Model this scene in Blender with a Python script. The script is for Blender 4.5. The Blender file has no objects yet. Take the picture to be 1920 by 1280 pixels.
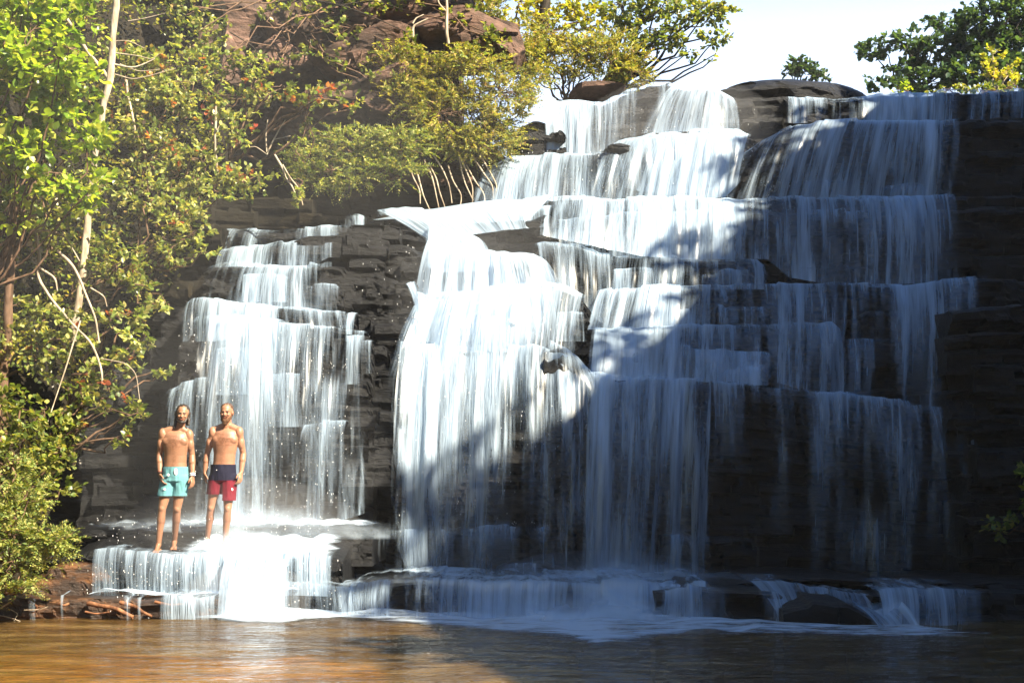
import bpy, math, random
import numpy as np
from mathutils import Vector, Matrix

random.seed(7)
RNG = np.random.default_rng(11)
SC = bpy.context.scene
COL = SC.collection

# ------------------------------------------------------------------ camera
F = 2666.667          # focal length in photograph pixels (50 mm on 36 mm)
EYE = 1.6             # eye height above the pool
HOR = 900.0           # photograph row of the horizon
cam_d = bpy.data.cameras.new('camera')
cam_d.lens = 50
cam_d.sensor_width = 36
cam_d.shift_y = (HOR - 640) / 1920.0
cam_d.clip_start = 0.1
cam_d.clip_end = 3000
cam = bpy.data.objects.new('camera', cam_d)
cam.location = (0, 0, EYE)
cam.rotation_euler = (math.radians(90), 0, 0)
COL.objects.link(cam)
SC.camera = cam

# ------------------------------------------------------------------ light
SUNV = Vector((0.60, -0.45, 0.66)).normalized()      # towards the sun
world = bpy.data.worlds.new('World')
SC.world = world
world.use_nodes = True
wn = world.node_tree
bg = wn.nodes['Background']
sky = wn.nodes.new('ShaderNodeTexSky')
sky.sky_type = 'NISHITA'
sky.sun_disc = False
sky.sun_elevation = math.asin(SUNV.z)
sky.sun_rotation = math.atan2(SUNV.x, SUNV.y)
sky.air_density = 1.3
sky.dust_density = 0.2
sky.ozone_density = 8.0
# thin white haze low over the horizon, all the way round
_tc = wn.nodes.new('ShaderNodeTexCoord'); _sx = wn.nodes.new('ShaderNodeSeparateXYZ'); wn.links.new(_tc.outputs['Generated'], _sx.inputs[0])
_mr = wn.nodes.new('ShaderNodeMapRange'); _mr.interpolation_type = 'SMOOTHSTEP'
_mr.inputs[1].default_value = 0.27; _mr.inputs[2].default_value = 0.39; _mr.inputs[3].default_value = 0.97; _mr.inputs[4].default_value = 0.0
wn.links.new(_sx.outputs['Z'], _mr.inputs[0])
_mx = wn.nodes.new('ShaderNodeMix'); _mx.data_type = 'RGBA'
wn.links.new(_mr.outputs[0], _mx.inputs[0]); wn.links.new(sky.outputs[0], _mx.inputs[6]); _mx.inputs[7].default_value = (4.8, 6.0, 8.0, 1)
wn.links.new(_mx.outputs[2], bg.inputs[0])
bg.inputs[1].default_value = 0.051
sun_d = bpy.data.lights.new('sun', 'SUN')
sun_d.energy = 5.0
sun_d.angle = math.radians(0.53)
sun_d.color = (1.0, 0.88, 0.67)
sun = bpy.data.objects.new('sun', sun_d)
sun.rotation_euler = SUNV.to_track_quat('Z', 'Y').to_euler()
sun.location = (20, -10, 40)
COL.objects.link(sun)
SC.view_settings.view_transform = 'Standard'
SC.view_settings.look = 'None'
SC.view_settings.exposure = 2.2
SC.view_settings.gamma = 1
SC.view_settings.use_curve_mapping = False
SC.render.engine = 'CYCLES'
SC.cycles.transparent_max_bounces = 24
SC.cycles.max_bounces = 7
SC.cycles.diffuse_bounces = 3
SC.cycles.volume_bounces = 0
SC.cycles.caustics_reflective = False
SC.cycles.caustics_refractive = False
SC.cycles.sample_clamp_indirect = 6
SC.cycles.use_denoising = True

# ------------------------------------------------------------------ helpers
def P(px, py, Y):
    return ((px - 960) / F * Y, Y, EYE + (HOR - py) / F * Y)

def PX(px, Y):
    return (px - 960) / F * Y

def PZ(py, Y):
    return EYE + (HOR - py) / F * Y

def hsh(a, b=0, c=0, seed=0):
    a = np.asarray(a, dtype=np.int64); b = np.asarray(b, dtype=np.int64); c = np.asarray(c, dtype=np.int64)
    h = (a * 374761393 + b * 668265263 + c * 2147483647 + seed * 1274126177) & 0xffffffff
    h = ((h ^ (h >> 13)) * 1274126177) & 0xffffffff
    h = (h ^ (h >> 16)) & 0xffffffff
    return h.astype(np.float64) / 4294967295.0

def vnoise(p, seed=0):
    i = np.floor(p).astype(np.int64); f = p - i
    f = f * f * (3 - 2 * f)
    r = 0
    for dx in (0, 1):
        wx = f[..., 0] if dx else 1 - f[..., 0]
        for dy in (0, 1):
            wy = f[..., 1] if dy else 1 - f[..., 1]
            for dz in (0, 1):
                wz = f[..., 2] if dz else 1 - f[..., 2]
                r = r + wx * wy * wz * hsh(i[..., 0] + dx, i[..., 1] + dy, i[..., 2] + dz, seed)
    return r * 2 - 1

def fbm(p, seed=0, octv=4):
    r = 0; a = 1.0; s = 0
    for k in range(octv):
        r = r + a * vnoise(p * (2 ** k), seed + k * 17); s += a; a *= 0.5
    return r / s

def raw_mesh(name, verts, faces, smooth=False, cols=None, uv=None, attr=None):
    """verts (N,3); faces list of arrays, each (M,k)"""
    me = bpy.data.meshes.new(name)
    verts = np.asarray(verts, dtype=np.float32)
    if isinstance(faces, np.ndarray):
        faces = [faces]
    me.vertices.add(len(verts))
    me.vertices.foreach_set('co', verts.ravel())
    loops = np.concatenate([f.ravel() for f in faces]).astype(np.int32)
    sizes = np.concatenate([np.full(len(f), f.shape[1]) for f in faces])
    starts = np.concatenate([[0], np.cumsum(sizes)[:-1]]).astype(np.int32)
    me.loops.add(len(loops))
    me.loops.foreach_set('vertex_index', loops)
    me.polygons.add(len(starts))
    me.polygons.foreach_set('loop_start', starts)
    me.polygons.foreach_set('use_smooth', np.full(len(starts), smooth, dtype=bool))
    me.update(calc_edges=True)
    if cols is not None:
        ca = me.color_attributes.new('Col', 'FLOAT_COLOR', 'POINT')
        c = np.ones((len(verts), 4), dtype=np.float32); c[:, :3] = cols
        ca.data.foreach_set('color', c.ravel())
    if uv is not None:
        ul = me.uv_layers.new(name='UVMap')
        ul.data.foreach_set('uv', np.asarray(uv, dtype=np.float32)[loops].ravel())
    if attr:
        for k, v in attr.items():
            a = me.attributes.new(k, 'FLOAT', 'POINT')
            a.data.foreach_set('value', np.asarray(v, dtype=np.float32))
    return me

def link(name, me, mat=None, parent=None, kind=None, label=None, cat=None, group=None):
    o = bpy.data.objects.new(name, me)
    if mat is not None and me is not None and not me.materials:
        me.materials.append(mat)
    COL.objects.link(o)
    if parent is not None:
        o.parent = parent
    if kind: o['kind'] = kind
    if label: o['label'] = label
    if cat: o['category'] = cat
    if group: o['group'] = group
    return o

def empty(name, label=None, cat=None, group=None, kind=None):
    return link(name, None, None, None, kind, label, cat, group)

def grid_faces(nr, nc, base=0):
    r = np.arange(nr - 1)[:, None]; c = np.arange(nc - 1)[None, :]
    a = (r * nc + c).ravel() + base
    return np.stack([a, a + 1, a + nc + 1, a + nc], axis=1)

def tube_arrays(pts, rads, seg=6):
    pts = np.asarray(pts, dtype=float); n = len(pts)
    t = np.gradient(pts, axis=0)
    t /= np.linalg.norm(t, axis=1)[:, None] + 1e-9
    ref = np.array([0.13, 0.97, 0.21])
    if abs(np.dot(t.mean(0), ref)) > 0.85: ref = np.array([1.0, 0.1, 0.05])
    b = np.cross(t, ref); b /= np.linalg.norm(b, axis=1)[:, None] + 1e-9
    c = np.cross(t, b)
    ang = np.arange(seg) * 2 * math.pi / seg
    rads = np.asarray(rads, dtype=float)
    v = pts[:, None, :] + rads[:, None, None] * (np.cos(ang)[None, :, None] * b[:, None, :] + np.sin(ang)[None, :, None] * c[:, None, :])
    v = v.reshape(-1, 3)
    f = []
    for i in range(n - 1):
        for k in range(seg):
            k2 = (k + 1) % seg
            f.append((i * seg + k, i * seg + k2, (i + 1) * seg + k2, (i + 1) * seg + k))
    return v, np.array(f)

class Tubes:
    def __init__(s): s.v = []; s.f = []; s.n = 0
    def add(s, pts, rads, seg=5):
        v, f = tube_arrays(pts, rads, seg)
        s.v.append(v); s.f.append(f + s.n); s.n += len(v)
    def mesh(s, name):
        return raw_mesh(name, np.concatenate(s.v), np.concatenate(s.f), smooth=True)

def wiggle(p0, p1, n=8, amp=0.1, sag=0.0, seed=0):
    p0 = np.array(p0, float); p1 = np.array(p1, float)
    t = np.linspace(0, 1, n)[:, None]
    r = np.random.default_rng(seed)
    off = r.normal(size=(n, 3)); off = np.cumsum(off, 0); off -= off[0] + (off[-1] - off[0]) * t
    off = off / (np.abs(off).max() + 1e-6) * amp
    p = p0 * (1 - t) + p1 * t + off
    p[:, 2] += sag * 4 * (t * (1 - t))[:, 0]
    return p

# ------------------------------------------------------------------ materials
def new_mat(name):
    m = bpy.data.materials.new(name); m.use_nodes = True
    nt = m.node_tree; nt.nodes.clear()
    out = nt.nodes.new('ShaderNodeOutputMaterial')
    return m, nt, out

def N(nt, t, **kw):
    n = nt.nodes.new(t)
    for k, v in kw.items():
        if k.startswith('i_'):
            n.inputs[int(k[2:])].default_value = v
        else:
            setattr(n, k, v)
    return n

def ramp(nt, src, stops):
    r = nt.nodes.new('ShaderNodeValToRGB')
    e = r.color_ramp.elements
    while len(e) < len(stops): e.new(0.5)
    for i, (p, c) in enumerate(stops):
        e[i].position = p; e[i].color = (c[0], c[1], c[2], 1)
    nt.links.new(src, r.inputs[0])
    return r

def tex_noise(nt, scale, vec_scale=(1, 1, 1), detail=5, coord='pos', rough=0.55, dist=0.0):
    if coord == 'pos':
        g = N(nt, 'ShaderNodeNewGeometry'); src = g.outputs['Position']
    elif coord == 'obj':
        g = N(nt, 'ShaderNodeTexCoord'); src = g.outputs['Object']
    else:
        g = N(nt, 'ShaderNodeUVMap'); src = g.outputs[0]
    mp = N(nt, 'ShaderNodeMapping'); mp.inputs['Scale'].default_value = vec_scale
    nt.links.new(src, mp.inputs[0])
    n = N(nt, 'ShaderNodeTexNoise')
    n.inputs['Scale'].default_value = scale; n.inputs['Detail'].default_value = detail
    n.inputs['Roughness'].default_value = rough; n.inputs['Distortion'].default_value = dist
    nt.links.new(mp.outputs[0], n.inputs['Vector'])
    return n

def math_n(nt, op, a, b=None, c=None, clamp=False):
    m = N(nt, 'ShaderNodeMath'); m.operation = op; m.use_clamp = clamp
    for i, x in enumerate((a, b, c)):
        if x is None: continue
        if isinstance(x, (int, float)): m.inputs[i].default_value = x
        else: nt.links.new(x, m.inputs[i])
    return m.outputs[0]

def rock_material(name, stops, rough=(0.25, 0.6), bump=0.5, spec=0.5, strata=6):
    m, nt, out = new_mat(name)
    n1 = tex_noise(nt, 1.2, (1, 1, strata), 6, rough=0.65)
    n2 = tex_noise(nt, 3.0, (1, 1, 1), 6, rough=0.7)
    mix = math_n(nt, 'ADD', math_n(nt, 'MULTIPLY', n1.outputs[0], 0.55), math_n(nt, 'MULTIPLY', n2.outputs[0], 0.45))
    cr = ramp(nt, mix, stops)
    n3 = tex_noise(nt, 9.0, (1, 1, 2.5), 8, rough=0.7)
    b = N(nt, 'ShaderNodeBump'); b.inputs['Strength'].default_value = bump; b.inputs['Distance'].default_value = 0.06
    nt.links.new(math_n(nt, 'ADD', n3.outputs[0], n1.outputs[0]), b.inputs['Height'])
    p = N(nt, 'ShaderNodeBsdfPrincipled')
    nt.links.new(cr.outputs[0], p.inputs['Base Color'])
    mr = N(nt, 'ShaderNodeMapRange'); mr.inputs[3].default_value = rough[0]; mr.inputs[4].default_value = rough[1]
    nt.links.new(n2.outputs[0], mr.inputs[0]); nt.links.new(mr.outputs[0], p.inputs['Roughness'])
    p.inputs['Specular IOR Level'].default_value = spec
    nt.links.new(b.outputs[0], p.inputs['Normal'])
    nt.links.new(p.outputs[0], out.inputs[0])
    return m

M = {}
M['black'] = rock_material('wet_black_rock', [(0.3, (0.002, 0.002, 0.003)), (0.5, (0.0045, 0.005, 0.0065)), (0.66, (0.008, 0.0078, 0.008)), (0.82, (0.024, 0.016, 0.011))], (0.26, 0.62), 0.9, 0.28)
M['orange'] = rock_material('wet_orange_rock', [(0.35, (0.006, 0.004, 0.003)), (0.5, (0.03, 0.014, 0.007)), (0.64, (0.15, 0.062, 0.018)), (0.8, (0.30, 0.16, 0.06))], (0.25, 0.55), 0.8, 0.4)
M['red'] = rock_material('dry_red_sandstone', [(0.30, (0.02, 0.014, 0.011)), (0.45, (0.06, 0.038, 0.028)), (0.58, (0.15, 0.088, 0.065)), (0.74, (0.32, 0.21, 0.165))], (0.7, 0.95), 0.7, 0.2, 4)
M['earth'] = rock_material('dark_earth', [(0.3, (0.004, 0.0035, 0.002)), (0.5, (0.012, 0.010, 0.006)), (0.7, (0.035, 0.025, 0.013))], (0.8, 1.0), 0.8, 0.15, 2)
M['grass_ground'] = rock_material('forest_floor', [(0.3, (0.02, 0.025, 0.008)), (0.6, (0.05, 0.06, 0.02)), (0.8, (0.09, 0.08, 0.04))], (0.8, 1.0), 0.8, 0.1, 1)

def bark_material(name, c1, c2, sc=14):
    m, nt, out = new_mat(name)
    n = tex_noise(nt, sc, (1, 1, 0.35), 5)
    cr = ramp(nt, n.outputs[0], [(0.35, c1), (0.65, c2)])
    p = N(nt, 'ShaderNodeBsdfPrincipled'); p.inputs['Roughness'].default_value = 0.85
    p.inputs['Specular IOR Level'].default_value = 0.2
    b = N(nt, 'ShaderNodeBump'); b.inputs['Strength'].default_value = 0.6; b.inputs['Distance'].default_value = 0.02
    nt.links.new(n.outputs[0], b.inputs['Height']); nt.links.new(b.outputs[0], p.inputs['Normal'])
    nt.links.new(cr.outputs[0], p.inputs['Base Color']); nt.links.new(p.outputs[0], out.inputs[0])
    return m
M['pale_bark'] = bark_material('pale_bark', (0.22, 0.17, 0.12), (0.45, 0.38, 0.29))
M['brown_bark'] = bark_material('brown_bark', (0.06, 0.035, 0.02), (0.18, 0.11, 0.07))
M['root'] = bark_material('root_bark', (0.06, 0.025, 0.012), (0.26, 0.12, 0.06))
M['dark_bark'] = bark_material('dark_bark', (0.015, 0.012, 0.01), (0.05, 0.04, 0.03))

def leaf_material(name, rough=0.35, trans=0.45):
    m, nt, out = new_mat(name)
    a = N(nt, 'ShaderNodeAttribute'); a.attribute_name = 'Col'
    p = N(nt, 'ShaderNodeBsdfPrincipled'); p.inputs['Roughness'].default_value = rough
    p.inputs['Specular IOR Level'].default_value = 0.5
    nt.links.new(a.outputs[0], p.inputs['Base Color'])
    t = N(nt, 'ShaderNodeBsdfTranslucent')
    mul = N(nt, 'ShaderNodeMix'); mul.data_type = 'RGBA'; mul.blend_type = 'MULTIPLY'; mul.inputs[0].default_value = 1
    nt.links.new(a.outputs[0], mul.inputs[6]); mul.inputs[7].default_value = (1.5, 1.5, 0.6, 1)
    nt.links.new(mul.outputs[2], t.inputs[0])
    mx = N(nt, 'ShaderNodeMixShader'); mx.inputs[0].default_value = trans
    nt.links.new(p.outputs[0], mx.inputs[1]); nt.links.new(t.outputs[0], mx.inputs[2])
    nt.links.new(mx.outputs[0], out.inputs[0])
    return m
M['leaf'] = leaf_material('leaf_green')
M['leaf_fine'] = leaf_material('leaf_fine', 0.6, 0.4)

def water_material(name, base=0.35, soft=0.35, warm=False):
    """falling water: density of strands from stretched noise along the fall"""
    m, nt, out = new_mat(name)
    d = N(nt, 'ShaderNodeAttribute'); d.attribute_name = 'dens'
    n0 = tex_noise(nt, 1.0, (1.1, 0.35, 1), 2, 'uv', 0.5, 0.4)
    n1 = tex_noise(nt, 1.0, (3.6, 0.35, 1), 3, 'uv', 0.55, 0.5)
    n2 = tex_noise(nt, 1.0, (12, 0.7, 1), 3, 'uv', 0.6, 0.7)
    n3 = tex_noise(nt, 1.0, (36, 1.8, 1), 3, 'uv', 0.65, 0.9)
    s = math_n(nt, 'ADD', math_n(nt, 'ADD', math_n(nt, 'MULTIPLY', n0.outputs[0], 1.1), math_n(nt, 'MULTIPLY', n1.outputs[0], 1.1)),
               math_n(nt, 'ADD', math_n(nt, 'MULTIPLY', n2.outputs[0], 0.75), math_n(nt, 'MULTIPLY', n3.outputs[0], 0.4)))
    k = math_n(nt, 'MULTIPLY', math_n(nt, 'SUBTRACT', s, 1.675), 1.0 / soft)
    lin = math_n(nt, 'ADD', k, math_n(nt, 'MULTIPLY', math_n(nt, 'SUBTRACT', d.outputs['Fac'], 0.5), 2.6))
    al = math_n(nt, 'ADD', math_n(nt, 'MULTIPLY', lin, 0.46), 0.33)
    mr = N(nt, 'ShaderNodeMapRange'); mr.interpolation_type = 'SMOOTHSTEP'
    nt.links.new(al, mr.inputs[0])
    mr.inputs[1].default_value = -0.05; mr.inputs[2].default_value = 1.05; mr.inputs[3].default_value = 0.0; mr.inputs[4].default_value = 0.86
    gate = N(nt, 'ShaderNodeMapRange'); gate.inputs[1].default_value = 0.0; gate.inputs[2].default_value = 0.22
    nt.links.new(d.outputs['Fac'], gate.inputs[0])
    alpha = math_n(nt, 'MULTIPLY', mr.outputs[0], gate.outputs[0])
    bp = N(nt, 'ShaderNodeBump'); bp.inputs['Strength'].default_value = 1.0; bp.inputs['Distance'].default_value = 0.05
    nt.links.new(math_n(nt, 'ADD', n2.outputs[0], math_n(nt, 'MULTIPLY', n3.outputs[0], .5)), bp.inputs['Height'])
    df = N(nt, 'ShaderNodeBsdfDiffuse'); df.inputs[0].default_value = (0.57, 0.73, 0.91, 1)
    nt.links.new(bp.outputs[0], df.inputs['Normal'])
    tl = N(nt, 'ShaderNodeBsdfTranslucent'); tl.inputs[0].default_value = (0.57, 0.73, 0.91, 1)
    m1 = N(nt, 'ShaderNodeMixShader'); m1.inputs[0].default_value = 0.45
    nt.links.new(df.outputs[0], m1.inputs[1]); nt.links.new(tl.outputs[0], m1.inputs[2])
    gl = N(nt, 'ShaderNodeBsdfGlossy'); gl.inputs['Roughness'].default_value = 0.3; gl.inputs[0].default_value = (1, 1, 1, 1)
    m2 = N(nt, 'ShaderNodeMixShader'); m2.inputs[0].default_value = 0.08
    nt.links.new(m1.outputs[0], m2.inputs[1]); nt.links.new(gl.outputs[0], m2.inputs[2])
    tr = N(nt, 'ShaderNodeBsdfTransparent')
    m3 = N(nt, 'ShaderNodeMixShader')
    nt.links.new(alpha, m3.inputs[0]); nt.links.new(tr.outputs[0], m3.inputs[1]); nt.links.new(m2.outputs[0], m3.inputs[2])
    nt.links.new(m3.outputs[0], out.inputs[0])
    return m
M['fall'] = water_material('falling_water')

def foam_material(name, scale=(2.0, 2.0, 2.0), lo=0.45, hi=0.75, top=0.9, detail=6):
    m, nt, out = new_mat(name)
    d = N(nt, 'ShaderNodeAttribute'); d.attribute_name = 'dens'
    n1 = tex_noise(nt, 1.0, scale, detail, 'pos', 0.65, 0.4)
    s = math_n(nt, 'ADD', n1.outputs[0], math_n(nt, 'SUBTRACT', d.outputs['Fac'], 0.5))
    mr = N(nt, 'ShaderNodeMapRange'); mr.interpolation_type = 'SMOOTHSTEP'
    nt.links.new(s, mr.inputs[0]); mr.inputs[1].default_value = lo; mr.inputs[2].default_value = hi; mr.inputs[4].default_value = top
    gate = N(nt, 'ShaderNodeMapRange'); gate.inputs[2].default_value = 0.3
    nt.links.new(d.outputs['Fac'], gate.inputs[0])
    alpha = math_n(nt, 'MULTIPLY', mr.outputs[0], gate.outputs[0])
    df = N(nt, 'ShaderNodeBsdfDiffuse'); df.inputs[0].default_value = (0.63, 0.76, 0.91, 1)
    tl = N(nt, 'ShaderNodeBsdfTranslucent'); tl.inputs[0].default_value = (0.63, 0.76, 0.91, 1)
    m1 = N(nt, 'ShaderNodeMixShader'); m1.inputs[0].default_value = 0.35
    nt.links.new(df.outputs[0], m1.inputs[1]); nt.links.new(tl.outputs[0], m1.inputs[2])
    tr = N(nt, 'ShaderNodeBsdfTransparent')
    m3 = N(nt, 'ShaderNodeMixShader')
    nt.links.new(alpha, m3.inputs[0]); nt.links.new(tr.outputs[0], m3.inputs[1]); nt.links.new(m1.outputs[0], m3.inputs[2])
    nt.links.new(m3.outputs[0], out.inputs[0])
    return m
M['foam'] = foam_material('pool_foam', (2.2, 6.0, 3.0), 0.50, 0.88, 0.85, 9)
M['mist'] = foam_material('spray_mist', (1.6, 1.6, 1.8), 0.0, 1.1, 0.8, 3)

def simple(name, col, rough=0.6, spec=0.3, bump=0, sss=0):
    m, nt, out = new_mat(name)
    p = N(nt, 'ShaderNodeBsdfPrincipled')
    n = tex_noise(nt, 25, (1, 1, 1), 4, 'pos')
    mx = N(nt, 'ShaderNodeMix'); mx.data_type = 'RGBA'
    nt.links.new(n.outputs[0], mx.inputs[0])
    mx.inputs[6].default_value = (col[0] * 0.8, col[1] * 0.8, col[2] * 0.8, 1)
    mx.inputs[7].default_value = (min(1, col[0] * 1.2), min(1, col[1] * 1.2), min(1, col[2] * 1.2), 1)
    nt.links.new(mx.outputs[2], p.inputs['Base Color'])
    p.inputs['Roughness'].default_value = rough; p.inputs['Specular IOR Level'].default_value = spec
    if sss:
        p.inputs['Subsurface Weight'].default_value = sss
        p.inputs['Subsurface Radius'].default_value = (0.02, 0.008, 0.004)
        p.inputs['Subsurface Scale'].default_value = 0.4
    if bump:
        b = N(nt, 'ShaderNodeBump'); b.inputs['Strength'].default_value = bump; b.inputs['Distance'].default_value = 0.01
        nt.links.new(n.outputs[0], b.inputs['Height']); nt.links.new(b.outputs[0], p.inputs['Normal'])
    nt.links.new(p.outputs[0], out.inputs[0])
    return m

# ------------------------------------------------------------------ rock ledges
def interp_line(pts, x):
    a = np.array(pts, float)
    return np.interp(x, a[:, 0], a[:, 1])

def lipnoise(X, seed):
    z = np.zeros_like(X)
    p = np.stack([X * 1.1, z + seed * 3.1, z], -1)
    q = np.stack([X * 5, z + seed * 1.3, z], -1)
    c = np.floor(X / .55 + .6 * vnoise(np.stack([X * .9, z + seed, z], -1), 8) + seed * 3.3)
    return vnoise(p, 5) * 0.05 + vnoise(q, 9) * 0.018 + (hsh(c, 1, 0, int(seed)) - .5) * .055

def slab(name, lip, Y, foot, mat, parent=None, back=1.6, seed=1, A=0.09, h=0.14, w=0.5, r=0.05, slope=0.05, step=6, batter=0.0, fbmA=0.05, label=None, tilt=0.0):
    """rock layer: lip polyline in photo px (x,y), Y = depth or list of (px, depth); foot = photo row (or polyline)"""
    if lip[-1][0] > 1940:
        lip = list(lip) + [(lip[-1][0] + 420, lip[-1][1])]
    x0, x1 = lip[0][0], lip[-1][0]
    n = max(4, int((x1 - x0) / step) + 1)
    px = np.linspace(x0, x1, n)
    yy = np.full(n, float(Y)) if not isinstance(Y, (list, tuple)) else interp_line(Y, px)
    lz = EYE + (HOR - interp_line(lip, px)) / F * yy
    fy = np.full(n, float(foot)) if not isinstance(foot, (list, tuple)) else interp_line(foot, px)
    fz = EYE + (HOR - fy) / F * yy
    X = (px - 960) / F * yy
    lz = lz + lipnoise(X, round(float(yy.mean()) * 10)) * min(1.0, r * 16)
    # end columns fold back
    ex = 3
    Xc = np.concatenate([np.full(ex, X[0]), X, np.full(ex, X[-1])])
    Yc = np.concatenate([yy[0] + back * np.array([1, .5, .2]), yy, yy[-1] + back * np.array([.2, .5, 1])])
    lzc = np.concatenate([np.full(ex, lz[0]), lz, np.full(ex, lz[-1])])
    fzc = np.concatenate([np.full(ex, fz[0]), fz, np.full(ex, fz[-1])])
    nc = len(Xc)
    H = float(np.max(lz - fz))
    nf = max(3, int(H / 0.055))
    rows = []
    tb = [back, back * .6, back * .3, back * .12, r * 2, r]
    for t in tb:
        zz = lzc + slope * t + 0.0
        rows.append((Xc, Yc + t, zz, np.zeros(nc)))
    rows.append((Xc, Yc + 0.3 * r, lzc - 0.3 * r, np.full(nc, .4)))
    for k in range(nf + 1):
        t = k / nf
        top = lzc - r
        zz = top + (fzc - top) * t
        rows.append((Xc, Yc - batter * t * H, zz, np.ones(nc)))
    V = np.zeros((len(rows), nc, 3)); wt = np.zeros((len(rows), nc))
    for i, (a, b, c, d) in enumerate(rows):
        V[i, :, 0] = a; V[i, :, 1] = b; V[i, :, 2] = c; wt[i] = d
    # bedded, jointed displacement
    q = V.copy()
    zz = V[..., 2] + tilt * V[..., 0] + 0.10 * vnoise(V * np.array([.8, .8, 0]) + seed, 3) + h * 1.3 * vnoise(np.stack([V[..., 0] * .25, V[..., 0] * 0, V[..., 2] * 1.3 / max(h, .08) * .12], -1) + seed * 3.7, 6)
    li = np.floor(zz / h)
    ci = np.floor((V[..., 0] + 3.7 * hsh(li, 0, 0, seed)) / (w * (0.6 + 0.9 * hsh(li, 5, 0, seed))))
    off = (hsh(li, ci, 0, seed) ** 2 - 0.3) * A * 1.6 + (hsh(li, 9, 0, seed) - .5) * A * 1.5
    c2 = np.floor(V[..., 0] / (w * 2.7) + hsh(np.floor(zz / (h * 3)), 2, 0, seed) * 5)
    off = off + (hsh(np.floor(zz / (h * 3)), c2, 4, seed) - .5) * A * 1.6
    fz_ = np.abs(zz / h - li - 0.5) * 2
    off = off + np.clip((fz_ - 0.8) * 5, 0, 1) * 0.035
    nn = fbm(V * np.array([1.5, 1.5, 2.5]) + seed * 7.1, seed, 4)
    V[..., 1] += wt * (off + nn * fbmA * 1.6)
    V[..., 2] += (1 - wt) * fbm(q * np.array([3, 3, 1]) + seed, seed + 2, 3) * 0.035 * min(1, r * 16)
    V[..., 0] += wt * fbm(q * 3 + seed * 2, seed + 4, 2) * 0.03
    me = raw_mesh(name, V.reshape(-1, 3), grid_faces(len(rows), nc), smooth=False)
    return link(name, me, M[mat], parent, label=label)

def box_rock(name, c, s, mat, parent=None, seed=0, sub=5, amp=0.12, rot=0.0, pw=9, **kw):
    """irregular bedded block: a rounded cube pushed about by noise and cut in beds; c centre, s half sizes"""
    n = int(sub * 1.8)
    g = np.linspace(-1, 1, n)
    vs = []; fs = []
    base = 0
    for ax in range(3):
        for sg in (-1, 1):
            u, v = np.meshgrid(g, g)
            p = np.zeros((n, n, 3)); p[..., ax] = sg; p[..., (ax + 1) % 3] = u * 1; p[..., (ax + 2) % 3] = v * sg
            vs.append(p.reshape(-1, 3)); fs.append(grid_faces(n, n, base)); base += n * n
    p = np.concatenate(vs)
    ln = (np.abs(p) ** pw).sum(1) ** (1 / pw)
    p = p / ln[:, None]
    rg = np.random.default_rng(seed + 500)
    if pw > 5:
        for _ in range(13):
            nv_ = rg.normal(size=3); nv_[1] -= .3; nv_ /= np.linalg.norm(nv_); dd_ = rg.uniform(.72, 1.05)
            ov = np.clip(p @ nv_ - dd_, 0, None); p = p - ov[:, None] * nv_
    q0 = p * np.array(s)
    p = p * (1 + amp * .5 * fbm(p * 1.1 + seed * 5.3, seed, 3)[:, None])
    p = p * np.array(s)
    bed = q0[:, 2] / 0.13 + 1.2 * vnoise(q0 * 1.5 + seed, 2)
    li = np.floor(bed); off = (hsh(li, 3, 0, seed) - .5) * .09
    ci = np.floor(q0[:, 0] / .45 + 3 * hsh(li, 7, 0, seed)); off = off + (hsh(li, ci, 1, seed) - .5) * .10
    k = min(1.0, min(s[0], s[2]) * 2.2) * (.45 if mat == 'red' else 1)
    p[:, 1] += off * k
    p += (fbm(q0 * (2.2 if mat == 'red' else 4) + seed * 2.2, seed, 4)[:, None] * np.array([.07, .12, .06])) * k
    cr, sr = math.cos(rot), math.sin(rot)
    p = np.stack([p[:, 0] * cr - p[:, 2] * sr, p[:, 1], p[:, 0] * sr + p[:, 2] * cr], 1) + np.array(c)
    me = raw_mesh(name, p, np.concatenate(fs), smooth=False)
    return link(name, me, M[mat], parent, **kw)

#@@SETTING
# ------------------------------------------------------------------ ground, pool, cliff
def plane_grid(name, x0, x1, y0, y1, nx, ny, zf, mat, kind='structure', smooth=True):
    xs = np.linspace(x0, x1, nx); ys = np.linspace(y0, y1, ny)
    X, Y = np.meshgrid(xs, ys)
    Z = zf(X, Y)
    me = raw_mesh(name, np.stack([X, Y, Z], -1).reshape(-1, 3), grid_faces(ny, nx), smooth=smooth)
    return link(name, me, M[mat], None, kind)

# pool bed: sandy, amber
m, nt, out = new_mat('amber_pool_bed')
n1 = tex_noise(nt, 0.5, (1, 1.6, 1), 5)
cr = ramp(nt, n1.outputs[0], [(0.3, (0.22, 0.11, 0.03)), (0.5, (0.50, 0.29, 0.09)), (0.7, (0.68, 0.45, 0.18))])
p = N(nt, 'ShaderNodeBsdfDiffuse'); nt.links.new(cr.outputs[0], p.inputs[0]); nt.links.new(p.outputs[0], out.inputs[0])
M['bed'] = m
def bedz(X, Y):
    return -0.42 - 0.5 / (1 + np.exp(-(X - 0.5) * 0.8)) + 0.08 * fbm(np.stack([X * .6, Y * .6, X * 0], -1), 3, 3)
plane_grid('pool_bed', -60, 60, -40, 19.5, 120, 80, bedz, 'bed')

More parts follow.
